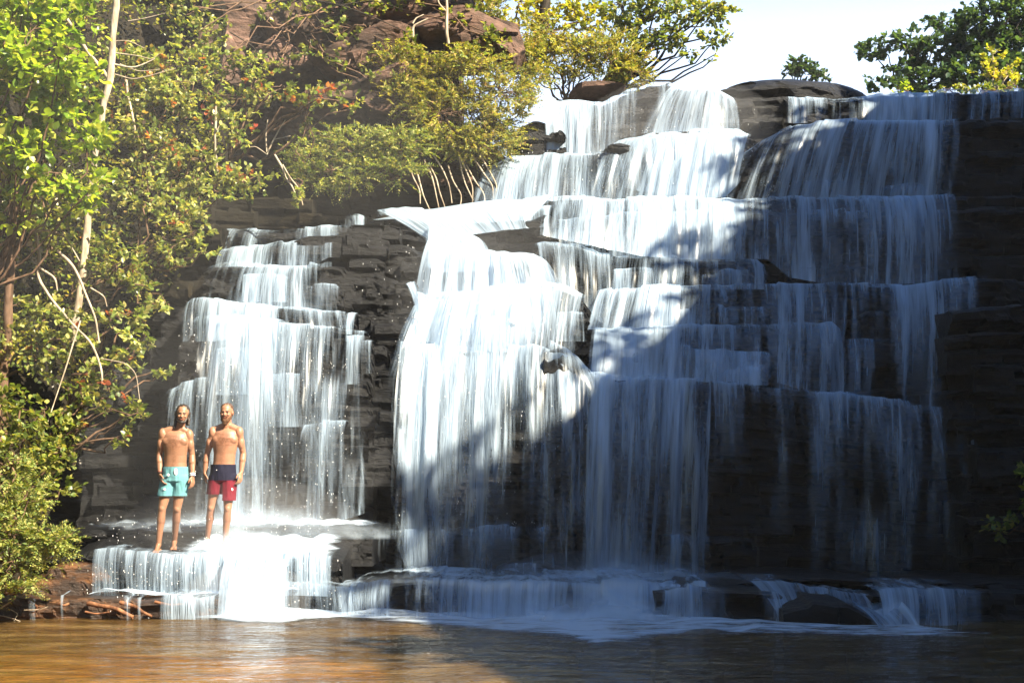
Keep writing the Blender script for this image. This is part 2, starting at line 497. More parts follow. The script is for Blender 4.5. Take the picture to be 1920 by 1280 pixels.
m, nt, out = new_mat('pool_water')
w1 = tex_noise(nt, 1.0, (1.3, 4.0, 1), 4, rough=0.55, dist=0.3)
w2 = tex_noise(nt, 1.0, (5.0, 13.0, 1), 3, rough=0.6, dist=0.3)
h = math_n(nt, 'ADD', w1.outputs[0], math_n(nt, 'MULTIPLY', w2.outputs[0], 0.35))
b = N(nt, 'ShaderNodeBump'); b.inputs['Strength'].default_value = 1.0; b.inputs['Distance'].default_value = 0.06
nt.links.new(h, b.inputs['Height'])
fr = N(nt, 'ShaderNodeFresnel'); fr.inputs[0].default_value = 1.33; nt.links.new(b.outputs[0], fr.inputs['Normal'])
gl = N(nt, 'ShaderNodeBsdfGlossy'); gl.inputs['Roughness'].default_value = 0.06; nt.links.new(b.outputs[0], gl.inputs['Normal'])
rf = N(nt, 'ShaderNodeBsdfTransparent'); rf.inputs[0].default_value = (0.88, 0.68, 0.34, 1)
df = N(nt, 'ShaderNodeBsdfDiffuse')
sed = tex_noise(nt, 1.0, (0.8, 2.2, 1), 6, rough=0.7, dist=0.6)
sedc = ramp(nt, sed.outputs[0], [(0.32, (0.06, 0.028, 0.008)), (0.5, (0.15, 0.088, 0.028)), (0.68, (0.30, 0.195, 0.075))])
nt.links.new(sedc.outputs[0], df.inputs[0])
mm = N(nt, 'ShaderNodeMixShader'); mm.inputs[0].default_value = 0.42
nt.links.new(rf.outputs[0], mm.inputs[1]); nt.links.new(df.outputs[0], mm.inputs[2])
mx = N(nt, 'ShaderNodeMixShader')
nt.links.new(fr.outputs[0], mx.inputs[0]); nt.links.new(mm.outputs[0], mx.inputs[1]); nt.links.new(gl.outputs[0], mx.inputs[2])
nt.links.new(mx.outputs[0], out.inputs[0])
M['pool'] = m
def poolz(X, Y):
    p = np.stack([X * 1.1, Y * 3.0, X * 0], -1)
    return 0.016 * fbm(p, 21, 4) + 0.005 * vnoise(np.stack([X * 4, Y * 9, X * 0], -1), 4)
plane_grid('water', -9, 9, 8.5, 19.5, 260, 330, poolz, 'pool')
plane_grid('water', -60, 60, -40, 8.5, 60, 60, lambda X, Y: X * 0, 'pool')
plane_grid('water', -60, -9, 8.5, 19.5, 4, 4, lambda X, Y: X * 0, 'pool')
plane_grid('water', 9, 60, 8.5, 19.5, 4, 4, lambda X, Y: X * 0, 'pool')

# plateau behind and above the lip, out to the horizon
def platz(X, Y):
    e = 0.5 * fbm(np.stack([X * .15, Y * .1, X * 0], -1), 8, 3)
    left = np.clip((-X - 1.5) * 0.9, 0, 7)
    return 7.45 + np.clip((Y - 26) * 0.015, 0, 1.0) + e * np.clip((Y - 27) / 10, 0, 1) * .8 + left * 0.6
plane_grid('ground', -310, 310, 26.2, 500, 200, 160, platz, 'grass_ground')

# valley wall on the right, outside the picture, that shades the right of the falls
def ridge_profile(Y):
    return np.interp(Y, [-6, 2, 4, 6, 8, 9.8, 11, 12.8, 15, 17, 20, 23, 26, 32, 40], [11, 13.4, 14.1, 14.6, 15.1, 15.4, 15.2, 14.8, 14.9, 15.2, 14.4, 12.5, 10.5, 9.0, 8.5])
ys = np.linspace(-6, 40, 70); us = np.linspace(0, 1, 40)
U, YY = np.meshgrid(us, ys)
top = ridge_profile(YY)
Xr = 9.3 + 2.7 * np.clip(U / .5, 0, 1) ** 1.2 + np.clip(U - .5, 0, 1) * 90
Zr = -1 + (top + 1) * np.clip(U / .5, 0, 1)
# keep clear of the picture
Xr += np.clip(YY - 22, 0, 99) * 0.40
nn = fbm(np.stack([Xr * .4, YY * .4, Zr * .4], -1), 31, 4)
Xr = Xr + nn * 0.6 * np.clip(1 - U, .3, 1)
Zr = Zr + nn * 0.4
me = raw_mesh('hill', np.stack([Xr, YY, Zr], -1).reshape(-1, 3), grid_faces(len(ys), len(us)), smooth=False)
link('hill', me, M['earth'], None, 'structure')

# wooded slopes closing the valley behind the viewer and to the left, unseen, raised to hold back sky light from the falls
def slope(name, pts, h, seed):
    a = np.array(pts, float); t = np.linspace(0, len(a) - 1, 60); k = np.arange(len(a))
    bx = np.interp(t, k, a[:, 0]); by = np.interp(t, k, a[:, 1]); dx = np.interp(t, k, a[:, 2]); dy = np.interp(t, k, a[:, 3])
    V = []
    for u in np.linspace(0, 1, 30):
        V.append(np.stack([bx + dx * u * 14, by + dy * u * 14, np.full(60, -1 + (h + 1) * u ** .8)], 1))
    V = np.array(V); V += fbm(V * .35, seed, 4)[..., None] * np.array([.8, .8, .8])
    link(name, raw_mesh(name, V.reshape(-1, 3), grid_faces(30, 60)), M['grass_ground'], None, 'structure')
slope('hill', [(-14, 20, -1, .2), (-15, 8, -1, 0), (-14, -4, -1, -.3), (-8, -11, -.5, -1), (0, -13, 0, -1), (8, -12, .3, -1), (12, -7, 1, -.6)], 24, 77)

# back of the falls: one continuous dark wall behind all the ledges
cliff = empty('cliff', kind='structure')
def cliff_wall(name, pxs, Yc, zs, mat, seed, A=0.25):
    pass

# upper falls, from the top down. (lip polyline, depth, foot row)
LED = [
 # top
 ([(1040,192),(1075,190),(1130,192),(1170,172),(1220,162),(1270,165),(1340,170),(1400,185)], 23.7, 300, 'black'),
 ([(1330,172),(1360,165),(1420,160),(1480,160),(1500,185),(1512,200)], 23.6, 300, 'black'),
 ([(1440,215),(1475,186),(1500,184),(1560,188),(1620,182),(1700,180),(1750,174),(1850,172),(2000,174)], 23.7, 240, 'black'),
 ([(1330,320),(1400,288),(1440,264),(1480,242),(1540,228),(1600,226),(1700,228),(1800,226),(1860,222),(2010,214)], 22.9, 385, 'black'),
 ([(1120,290),(1160,272),(1200,262),(1240,250),(1290,247),(1380,250),(1420,266),(1450,300)], 23.0, 385, 'black'),
 ([(900,330),(930,302),(960,294),(1020,290),(1130,292),(1170,300)], 23.0, 385, 'black'),
 ([(880,392),(960,384),(1020,378),(1200,376),(1290,374),(1440,372),(1480,370),(1560,372),(1730,374),(1850,368),(2020,360)], 22.2, 420, 'black'),
 ([(1010,410),(1100,404),(1280,396),(1440,398),(1580,395),(1740,397),(1800,392),(2030,385)], 22.0, 470, 'black'),
 ([(690,410),(720,404),(800,400),(900,398),(1000,402),(1030,410)], 22.3, 470, 'black'),
 ([(820,440),(870,425),(930,418),(1000,412),(1050,420)], 21.9, 500, 'black'),
 ([(1000,470),(1020,460),(1080,462),(1120,478),(1160,482),(1250,480),(1300,488),(1380,486),(1420,488),(1440,505)], 21.5, 560, 'black'),
 ([(1440,540),(1550,500),(1700,480),(2040,470)], 21.75, 560, 'black'),
 ([(1120,560),(1150,550),(1200,545),(1300,543),(1400,540),(1500,537),(1650,532),(1770,533),(1850,527),(2050,524)], 21.1, 640, 'black'),
 ([(1030,545),(1050,538),(1085,545),(1105,575)], 20.95, 640, 'black'),
 ([(1090,630),(1110,617),(1180,615),(1290,613),(1440,614),(1480,611),(1560,612),(1585,640)], 20.6, 720, 'black'),
 ([(1570,650),(1700,640),(1850,640),(2060,630)], 20.75, 770, 'black'),
 ([(1290,668),(1310,661),(1440,663),(1450,672)], 20.3, 730, 'black'),
 ([(1020,660),(1050,650),(1080,668),(1110,702),(1160,716),(1210,709),(1290,713),(1420,722),(1520,740),(1620,748),(1700,760),(1820,773),(1900,776),(2080,780)], 19.8, 1095, 'black'),
 ([(790,462),(800,452),(860,468),(930,480),(1000,486),(1030,500)], 21.2, 560, 'black'),
 ([(780,560),(840,548),(900,545),(1000,535),(1040,540)], 20.5, 700, 'black'),
 ([(745,640),(800,640),(900,650),(1000,660),(1060,680)], 19.95, 1095, 'black'),
 # left stair
 ([(400,440),(420,434),(520,431),(640,430),(700,430),(790,433),(802,446)], 21.6, 480, 'black'),
 ([(395,480),(440,470),(550,457),(630,455),(740,459),(795,468),(805,480)], 21.1, 530, 'black'),
 ([(380,515),(400,503),(420,498),(500,500),(640,506),(720,520),(760,535)], 20.6, 600, 'black'),
 ([(345,585),(360,566),(380,562),(500,575),(560,582),(650,590),(668,610)], 20.1, 640, 'black'),
 ([(335,640),(350,620),(540,613),(620,615),(690,624),(700,650)], 19.75, 1000, 'black'),
]
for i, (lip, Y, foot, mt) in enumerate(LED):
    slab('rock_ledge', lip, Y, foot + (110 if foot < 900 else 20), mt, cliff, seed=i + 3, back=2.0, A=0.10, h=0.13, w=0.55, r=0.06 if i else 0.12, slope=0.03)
# the tall wall of the main drop, undercut towards the foot, and the dark right side in beds
rr = random.Random(4)
y = 560
for k in range(10):
    t = 575 + k * 52
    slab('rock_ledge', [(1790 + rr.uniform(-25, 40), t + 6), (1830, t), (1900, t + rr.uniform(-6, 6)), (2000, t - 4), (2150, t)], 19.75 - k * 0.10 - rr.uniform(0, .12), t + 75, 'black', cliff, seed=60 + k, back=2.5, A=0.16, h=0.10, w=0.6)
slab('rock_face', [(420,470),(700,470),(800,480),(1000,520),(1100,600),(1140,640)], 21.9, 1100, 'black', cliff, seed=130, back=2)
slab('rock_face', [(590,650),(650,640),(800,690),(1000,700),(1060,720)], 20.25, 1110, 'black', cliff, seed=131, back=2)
# recess wall behind the men and behind the shrubs
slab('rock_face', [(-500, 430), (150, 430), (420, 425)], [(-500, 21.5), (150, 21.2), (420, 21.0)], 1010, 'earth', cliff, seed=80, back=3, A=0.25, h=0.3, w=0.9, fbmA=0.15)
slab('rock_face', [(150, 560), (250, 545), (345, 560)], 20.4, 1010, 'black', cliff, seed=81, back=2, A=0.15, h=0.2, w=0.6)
# little black blocks between the left cascade and the bright one
blk = [(640,455,160,26),(700,430,90,18),(660,500,110,30),(745,480,60,40),(650,540,120,38),(720,560,60,30),(765,545,40,40),(640,610,70,30),
       (735,605,70,34),(740,640,80,26),(745,668,90,22),(755,690,80,22),(740,720,90,26),(770,610,50,30),(700,760,90,30),(650,790,70,30),
       (735,790,60,40),(690,700,60,40),(700,660,50,30),(680,600,50,26),(730,830,70,40),(690,860,90,50),(720,530,50,30),(775,500,40,40)]
for i, (cx, cy, w_, h_) in enumerate(blk):
    Y = 20.9 - (cy - 430) / 400 * 1.5 + (0.15 if i % 2 else 0)
    s = Y / F
    j_ = (i * 37 % 11) - 5
    slab('rock_block', [(cx - w_ * .55, cy - h_ * .35 + 4), (cx - w_ * .4, cy - h_ * .5), (cx + w_ * .1, cy - h_ * .5 + j_ * .5), (cx + w_ * .42, cy - h_ * .45), (cx + w_ * .55, cy - h_ * .2)], Y - .02 * j_, cy + h_ * .6 + 22, 'black', cliff, seed=200 + i, back=.7, A=.07, h=.16, w=.5, r=.025, step=4)
# dome boulder on the lip and slab beside the chute
box_rock('boulder', P(1465, 216, 25.2), (1.3, 1.0, .54), 'black', None, seed=3, sub=14, amp=0.10, pw=2.4, label='dark domed boulder on the lip of the falls against the sky', cat='boulder')
box_rock('boulder', P(1555, 200, 25.4), (.62, .9, .26), 'black', None, seed=13, sub=10, amp=0.15, rot=-0.25, pw=3, label='low dark rock sloping down right of the domed boulder on the lip', cat='boulder')
box_rock('boulder', P(1118, 172, 24.3), (.48, .4, .13), 'red', None, seed=4, sub=9, amp=0.12, rot=0.05, label='flat reddish slab lying beside the cream chute at the lip', cat='boulder')
box_rock('boulder', P(1008, 428, 21.75), (.22, .3, .19), 'black', None, seed=5, sub=8, amp=0.3, label='small black rock standing out of the white stream above the bright cascade', cat='rock')
box_rock('boulder', P(1165, 285, 22.8), (.26, .3, .13), 'black', None, seed=6, sub=8, amp=0.3, label='small dark rock at the upper left edge of the topmost white cascade', cat='rock')

# foot ledges: slabs at water level
def foot_ledge(*a, **k):
    a = list(a); a[2] = max(a[2], 1340) if a[1] < 17.9 else a[2]
    return slab('rock_ledge', *a, parent=cliff, **k)
foot_ledge([(60,998),(140,991),(200,989),(300,990),(470,990),(640,992),(700,1000)], 18.3, 1060, 'black', seed=90, back=2.6, slope=0.02, r=0.05, h=.12)
foot_ledge([(120,1050),(160,1040),(300,1044),(420,1044),(560,1043),(630,1042),(642,1050)], 17.25, 1125, 'black', seed=91, back=1.3, slope=0.17, r=0.05, h=.10, A=.06)
foot_ledge([(90,1070),(130,1060),(180,1062),(205,1085)], 17.1, 1125, 'orange', seed=92, back=.8, slope=0.1, r=0.05, h=.10, A=.02, fbmA=.02)
foot_ledge([(20,1095),(60,1084),(110,1082),(150,1086),(165,1100)], 16.9, 1130, 'orange', seed=93, back=.8, slope=0.05, r=0.05, h=.10, A=.02, fbmA=.02)
foot_ledge([(-200,1118),(0,1122),(120,1125),(260,1127),(400,1124),(430,1130)], 16.5, 1185, 'orange', seed=94, back=1.2, slope=0.03, r=0.04, h=.08, A=.05, w=.5, fbmA=.03)
foot_ledge([(505,1108),(530,1100),(600,1098),(670,1100),(690,1110)], 16.95, 1185, 'black', seed=95, back=1.2, slope=0.05, r=0.05, h=.10, A=.05)
foot_ledge([(640,1100),(700,1097),(900,1098),(1100,1100),(1240,1102),(1300,1104)], 17.15, 1185, 'black', seed=96, back=2.8, slope=0.0, r=0.06, h=.12, A=.10)
foot_ledge([(1230,1112),(1260,1108),(1400,1110),(1460,1116),(1480,1135)], 16.4, 1200, 'black', seed=97, back=1.5, slope=0.03, r=0.08, h=.2, A=.08, w=.7)
foot_ledge([(1470,1145),(1530,1133),(1590,1138),(1640,1165),(1670,1190)], 15.8, 1215, 'black', seed=98, back=1.5, slope=0.05, r=0.1, h=.3, A=.05, w=.9)
foot_ledge([(1290,1095),(1400,1088),(1500,1092),(1700,1098),(1900,1096),(2100,1100)], 17.2, 1200, 'black', seed=99, back=2.8, slope=0.0, r=0.06, h=.14, A=.12)
foot_ledge([(1640,1120),(1700,1116),(1800,1118),(1900,1120),(2200,1125)], 16.3, 1215, 'black', seed=100, back=1.5, slope=0.0, r=0.06, h=.12, A=.15)
foot_ledge([(930,1075),(960,1062),(1010,1060),(1050,1068),(1080,1082)], 19.0, 1100, 'black', seed=101, back=.6, r=.08)
foot_ledge([(1240,1010),(1260,1002),(1290,1003),(1300,1012),(1390,1008),(1410,1012)], 19.3, 1100, 'black', seed=102, back=.6, r=.05)

# red cliff at the upper left
red = empty('cliff', kind='structure')
def face(pts, Y, foot, seed, mat='red', **k):
    slab('rock_face', pts, Y, foot, mat, red, seed=seed, **k)
face([(330,-120),(520,-110),(700,-90),(860,-60)], 24.6, 400, 110, A=.35, h=.5, w=1.2, fbmA=.25, back=3, tilt=.25)
face([(600,215),(680,200),(760,205),(900,250),(960,300)], 23.8, 400, 111, A=.2, h=.25, w=.8, back=2, tilt=.2)
face([(-500,-300),(100,-260),(420,-200)], 23.2, 450, 112, 'earth', A=.3, h=.4, w=1, fbmA=.3, back=3)
rk = [(455,45,75,60,24.0,.2),(560,60,80,70,24.1,-.1),(690,120,110,50,23.8,.35),(640,190,90,34,23.6,.3),(760,30,130,40,24.0,.15),(850,55,120,34,23.9,-.1),
      (945,80,45,36,24.0,-.6),(620,30,60,50,24.3,0),(700,170,80,26,23.4,.4),(530,130,80,50,24.0,0),(400,120,70,60,23.9,.1),(760,225,90,30,23.5,-.2),(880,105,60,30,23.9,.1)]
for i, (cx, cy, w_, h_, Y, rot) in enumerate(rk):
    s = Y / F
    box_rock('rock_block', P(cx, cy, Y), (w_ * s, .7, h_ * s), 'red', red, seed=40 + i, sub=12, amp=0.22, rot=rot)
# dark recess under the shrubs
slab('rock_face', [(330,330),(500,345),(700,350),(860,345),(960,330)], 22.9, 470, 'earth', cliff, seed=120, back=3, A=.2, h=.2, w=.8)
slab('rock_face', [(950,250),(1000,230),(1050,240),(1060,262)], 23.3, 340, 'black', cliff, seed=121, back=1, A=.2, h=.15, w=.4)

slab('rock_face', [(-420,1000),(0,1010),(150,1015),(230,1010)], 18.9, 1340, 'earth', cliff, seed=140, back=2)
# left bank earth under the shrubs
def bank(name, pts, seed):
    """pts rows: list of rows of (px,py,Y)"""
    rows = []
    for r in pts:
        a = np.array(r, float); t = np.linspace(0, len(a) - 1, 60)
        rows.append(np.stack([np.interp(t, np.arange(len(a)), a[:, k]) for k in range(3)], 1))
    R = np.array(rows); tt = np.linspace(0, len(R) - 1, 70)
    i = np.clip(np.floor(tt).astype(int), 0, len(R) - 2); f = (tt - i)[:, None, None]
    G = R[i] * (1 - f) + R[i + 1] * f
    V = np.stack([(G[..., 0] - 960) / F * G[..., 2], G[..., 2], EYE + (HOR - G[..., 1]) / F * G[..., 2]], -1)
    n = fbm(V * 0.9, seed, 5)
    V[..., 1] += n * 0.5; V[..., 2] += n * 0.15
    me = raw_mesh(name, V.reshape(-1, 3), grid_faces(*V.shape[:2]), smooth=False)
    return link(name, me, M['earth'], None, 'structure')
bank('river_bank', [[(-900,-300,21),(0,-250,22),(200,-200,22.5)],
                    [(-900,100,20),(0,150,20.8),(300,200,22)],
                    [(-900,420,19.5),(0,430,20),(330,440,21)],
                    [(-900,700,19),(0,700,19.2),(180,700,20.2)],
                    [(-900,980,17.5),(-20,980,18.0),(90,985,19)],
                    [(-900,1120,16),(-60,1110,16.4),(60,1100,17.0)],
                    [(-900,1260,14),(-260,1210,15),(-60,1190,16.2)]], 55)
#@@WATER
# ------------------------------------------------------------------ falling water
fallobj = empty('waterfall', 'wide white waterfall dropping in many veils over stepped black ledges into the amber pool', 'waterfall')
CUR = []
def curtain(lip, Yl, foot, Yf, dens, name='water_curtain', back=0.5, seed=0, fade=0.0, parent=None, arc=0.55, off=0.08, wave=0.05, nv=None, fadetop=0.0, mat='fall', rise=0.04):
    """lip, foot: polylines in photo px matched by fraction; dens: list of (fraction or px, density)"""
    L = np.array(lip, float); Fo = np.array(foot, float)
    n = int(max(abs(L[-1, 0] - L[0, 0]), abs(Fo[-1, 0] - Fo[0, 0])) / 3.0) + 4
    s = np.linspace(0, 1, n)
    def samp(A):
        # param by x when monotone
        d = np.concatenate([[0], np.cumsum(np.abs(np.diff(A[:, 0])) + 1e-3)]); d /= d[-1]
        return np.interp(s, d, A[:, 0]), np.interp(s, d, A[:, 1])
    lx, ly = samp(L); fx, fy = samp(Fo)
    yl = np.full(n, float(Yl)) - off; yf = np.full(n, float(Yf)) - off
    D = np.array(dens, float)
    dn = np.interp(lx, D[:, 0], D[:, 1])
    A0 = np.stack([(lx - 960) / F * yl, yl, EYE + (HOR - ly) / F * yl + rise], -1)
    B0 = np.stack([(fx - 960) / F * yf, yf, EYE + (HOR - fy) / F * yf], -1)
    xx = A0[:, 0]
    A0[:, 2] += lipnoise(xx, round(Yl * 10)) * .9 + vnoise(np.stack([xx * 9, xx * 0 + seed, xx * 0], -1), 4) * .012
    hgt = float(np.mean(A0[:, 2] - B0[:, 2]))
    nv = nv or max(8, int(abs(hgt) / 0.07) + 6)
    rows = []; uv = []; dd = []; fr_ = []
    r_ = np.random.default_rng(seed)
    u0 = r_.uniform(0, 100)
    ulen = (lx - lx[0]) / F * Yl
    for t in (1.0, .6, .3, .1):
        rows.append(A0 + np.array([0, back * t + off, 0.03 * t])); uv.append(np.stack([ulen + u0, np.full(n, -back * t * 3)], -1)); dd.append(dn * .8)
    acc = 0
    for k in range(nv + 1):
        t = k / nv
        q = A0 * (1 - t) + B0 * t
        zt = arc * t * t + (1 - arc) * t
        q = q.copy(); q[:, 2] = A0[:, 2] + (B0[:, 2] - A0[:, 2]) * zt
        q[:, 1] = A0[:, 1] + (B0[:, 1] - A0[:, 1]) * t - 0.10 * math.sin(math.pi * min(1, t * 1.0)) * min(1, hgt)
        rows.append(q)
        uv.append(np.stack([ulen + u0, np.full(n, zt * abs(hgt))], -1))
        f = 1.0
        f *= 1 - (fade or .25) * t ** 1.2
        f += .28 * math.exp(-t * abs(hgt) * 9) + (.22 * math.exp(-(1 - t) * abs(hgt) * 7) if fade < .5 else 0)
        if fadetop: f *= min(1, t / fadetop)
        dd.append(dn * f * np.clip(dn * 3, 0, 1))
    V = np.array(rows); UV = np.array(uv); DD = np.array(dd)
    # folds: vertical ridges growing down the fall
    X = UV[..., 0]; Vv = UV[..., 1]
    ridge = vnoise(np.stack([X * 4.5, Vv * .25, X * 0], -1), seed) + .5 * vnoise(np.stack([X * 14, Vv * .6, X * 0], -1), seed + 3)
    V[..., 1] += ridge * wave * .6 * np.clip(Vv * 2 + .3, 0, 1)
    DD = np.clip(DD, 0, 1.2)
    DD[:, 0] *= 0; DD[:, -1] *= 0
    DD[:, 1:3] *= .4; DD[:, -3:-1] *= .4
    me = raw_mesh(name, V.reshape(-1, 3), grid_faces(*V.shape[:2]), smooth=True, uv=UV.reshape(-1, 2), attr={'dens': DD.ravel()})
    return link(name, me, M[mat], parent or fallobj)

def P_(lst, dy=0):
    return [(a, b + dy) for a, b in lst]

C = curtain
# top tier
C([(1012,176),(1040,188),(1075,190),(1130,192),(1170,172),(1220,162),(1270,165)], 23.7, [(1018,285),(1060,290),(1110,291),(1160,290),(1200,282),(1240,262),(1262,250)], 23.2, [(1012,.75),(1050,.95),(1090,.8),(1130,.55),(1200,.42),(1240,.35),(1270,.6)], seed=1)
C([(1255,166),(1300,168),(1345,170),(1380,190)], 23.6, [(1200,250),(1260,248),(1330,247),(1395,252)], 23.1, [(1255,.6),(1290,.9),(1340,.85),(1380,.5)], seed=2, wave=.1)
C([(1470,186),(1500,184),(1560,188),(1620,182),(1700,180),(1750,174),(1850,172),(1960,174)], 23.7, [(1470,230),(1500,232),(1560,228),(1620,228),(1700,228),(1750,226),(1850,224),(1960,220)], 23.3, [(1470,0.60),(1520,0.60),(1580,0.55),(1650,0.80),(1690,0.80),(1740,0.65),(1800,0.40),(1960,0.35)], seed=3, wave=.06)
# second tier
C([(1395,290),(1440,264),(1480,242),(1540,228),(1600,226),(1700,228),(1805,226)], 22.9, [(1330,380),(1400,378),(1460,374),(1540,373),(1600,374),(1700,375),(1800,374)], 22.4, [(1395,0.55),(1440,0.65),(1500,0.60),(1560,0.76),(1600,0.70),(1680,0.62),(1740,0.65),(1790,0.60),(1805,0.20)], seed=4)
C([(1130,290),(1160,272),(1200,262),(1240,250),(1290,247),(1380,250),(1410,262)], 23.0, [(1085,376),(1150,375),(1200,376),(1250,375),(1300,374),(1360,370),(1390,340)], 22.4, [(1130,0.45),(1200,0.65),(1250,0.90),(1300,1.00),(1360,0.95),(1410,0.75)], seed=5, wave=.1)
C([(1150,280),(1200,262),(1260,250),(1320,250),(1400,262)], 22.9, [(1160,350),(1200,360),(1260,365),(1330,360),(1395,300)], 22.6, [(1150,.3),(1240,.7),(1320,.9),(1400,.6)], seed=6, wave=.12, fade=.3)
C([(915,315),(960,294),(1020,290),(1130,292),(1165,300)], 23.0, [(880,385),(940,380),(1010,378),(1110,376),(1170,375)], 22.4, [(915,.45),(960,.6),(1040,.68),(1110,.55),(1165,.3)], seed=7)
# third tier
C([(1020,378),(1200,376),(1290,374),(1440,372),(1480,370),(1560,372),(1740,374),(1800,372)], 22.2, [(1010,440),(1200,480),(1290,486),(1440,486),(1480,520),(1560,534),(1740,532),(1810,530)], 21.4, [(1020,0.70),(1080,0.70),(1160,0.65),(1240,0.82),(1330,0.82),(1420,0.55),(1480,0.52),(1560,0.54),(1640,0.60),(1690,0.70),(1740,0.72),(1780,0.35),(1800,0.20)], seed=8)
C([(1560,380),(1600,374),(1700,374),(1740,380)], 22.1, [(1560,532),(1600,532),(1700,531),(1745,530)], 21.5, [(1560,.3),(1620,.5),(1700,.6),(1740,.4)], seed=9, fade=.4, wave=.1)
C([(1040,410),(1160,404),(1300,398),(1420,400)], 22.0, [(1040,460),(1160,482),(1300,490),(1420,490)], 21.6, [(1040,.5),(1160,.5),(1260,.65),(1360,.6),(1420,.3)], seed=10, fade=.2)
# stream running down to the left, sunlit
C([(880,384),(940,382),(1000,378),(1040,378)], 22.2, [(690,412),(740,410),(850,420),(1000,412)], 21.9, [(880,.9),(1000,.95),(1040,.9)], seed=11, arc=0, off=.12, rise=.08)
C([(700,404),(780,400),(880,398),(1000,396),(1040,400)], 22.15, [(800,450),(840,448),(880,440),(960,430),(1030,425)], 21.6, [(700,0.95),(800,1.00),(880,0.95),(960,0.80),(1040,0.65)], seed=12, arc=.1, off=.15, rise=.08)
C([(640,412),(670,406),(690,410)], 22.2, [(640,432),(670,430),(690,430)], 21.8, [(640,.5),(690,.7)], seed=13, arc=.2)
# fourth tier left of centre: the dazzling part
C([(800,446),(860,466),(930,480),(1000,486),(1025,500)], 21.2, [(770,560),(840,556),(920,552),(1000,540),(1060,545)], 20.6, [(800,1.00),(860,1.00),(930,1.00),(1000,0.90),(1025,0.75)], seed=14, wave=.15, off=.15, rise=.08)
C([(800,432),(830,436),(870,442),(900,455)], 21.6, [(795,500),(830,510),(880,510),(930,500)], 21.1, [(800,1.00),(900,0.95)], seed=15, wave=.1, off=.15, rise=.08)
C([(1000,464),(1020,459),(1080,461),(1120,476),(1150,482)], 21.5, [(1010,545),(1040,540),(1090,560),(1120,600),(1150,620)], 20.9, [(1000,.7),(1040,.62),(1090,.62),(1150,.6)], seed=16)
C([(1140,482),(1250,480),(1300,488),(1420,488),(1440,500)], 21.5, [(1130,550),(1250,545),(1300,543),(1420,542),(1445,545)], 21.1, [(1140,0.55),(1180,0.35),(1240,0.50),(1290,0.70),(1360,0.50),(1420,0.70),(1440,0.40)], seed=17)
# fifth tier
C([(1120,556),(1150,550),(1200,545),(1300,543),(1350,542)], 21.1, [(1095,618),(1140,616),(1200,615),(1290,614),(1350,614)], 20.6, [(1120,.8),(1200,.8),(1280,.75),(1320,.45),(1350,.35)], seed=18)
C([(1330,542),(1400,540),(1500,537),(1650,532),(1770,533),(1840,528)], 21.1, [(1330,614),(1400,700),(1500,730),(1650,748),(1780,765),(1840,772)], 19.9, [(1330,0.64),(1380,0.64),(1420,0.39),(1470,0.64),(1520,0.44),(1580,0.49),(1640,0.59),(1690,0.86),(1720,0.86),(1760,0.64),(1790,0.49),(1840,0.26)], seed=19, fade=.5)
C([(1110,617),(1180,615),(1290,613),(1440,614),(1480,611),(1560,612),(1582,630)], 20.6, [(1100,700),(1160,714),(1230,710),(1420,722),(1470,728),(1560,742),(1590,745)], 19.9, [(1110,0.95),(1180,0.95),(1260,0.80),(1320,0.52),(1440,0.50),(1470,0.70),(1500,0.40),(1560,0.60),(1582,0.50)], seed=20)
C([(1295,662),(1310,661),(1440,663),(1448,668)], 20.3, [(1295,712),(1320,714),(1430,722),(1448,724)], 19.9, [(1295,.6),(1360,.6),(1448,.5)], seed=21)
# sunlit fan on the left of centre
C([(780,556),(840,548),(900,545),(1000,535),(1050,538),(1100,560)], 20.5, [(728,980),(770,1085),(860,1085),(960,1085),(1020,1085),(1050,1088)], 19.3, [(780,0.80),(820,0.90),(900,0.97),(1000,0.95),(1060,0.60),(1100,0.45)], seed=22, fade=.75, wave=.12, arc=.6)
C([(770,580),(820,560),(900,550),(1000,540),(1040,545)], 20.35, [(700,760),(760,800),(860,760),(960,720),(1060,690)], 19.7, [(770,0.65),(840,1.00),(920,1.00),(1000,1.00),(1040,0.85)], seed=23, fade=1.0, wave=.15, arc=.3)
C([(745,640),(800,640),(900,650),(1000,655),(1060,670),(1110,700)], 19.95, [(725,900),(770,1085),(900,1087),(1000,1087),(1060,1088),(1110,1088)], 19.2, [(745,0.70),(790,0.85),(850,0.65),(950,0.55),(1020,0.60),(1060,0.65),(1110,0.60)], seed=24, fade=.35, wave=.1)
C([(1030,640),(1060,655),(1085,672),(1110,700)], 19.85, [(1010,760),(1060,780),(1120,800),(1180,830)], 19.5, [(1030,.7),(1110,.6)], seed=25, fade=1.0)
# main drop
C([(1105,700),(1160,715),(1210,708),(1290,712),(1340,716)], 19.8, [(1080,1088),(1160,1088),(1220,1088),(1290,1090),(1330,1090)], 19.2, [(1105,.72),(1130,.8),(1180,.78),(1230,.65),(1290,.5),(1340,.4)], seed=26, fade=.15, wave=.1)
C([(1095,706),(1130,706),(1170,712),(1215,708),(1260,712)], 19.7, [(1085,1090),(1110,1090),(1160,1090),(1200,1090),(1250,1090)], 19.0, [(1095,.5),(1125,.75),(1165,.6),(1200,.65),(1260,.3)], seed=27, wave=.1)
C([(1330,716),(1420,722),(1520,739),(1620,747),(1700,759),(1825,773)], 19.8, [(1330,1090),(1420,1090),(1520,1092),(1620,1092),(1700,1094),(1840,1096)], 19.3, [(1330,0.54),(1370,0.50),(1420,0.48),(1470,0.52),(1510,0.38),(1530,0.68),(1600,0.54),(1650,0.52),(1700,0.43),(1790,0.33),(1825,0.48)], seed=28, fade=.75, wave=.1)
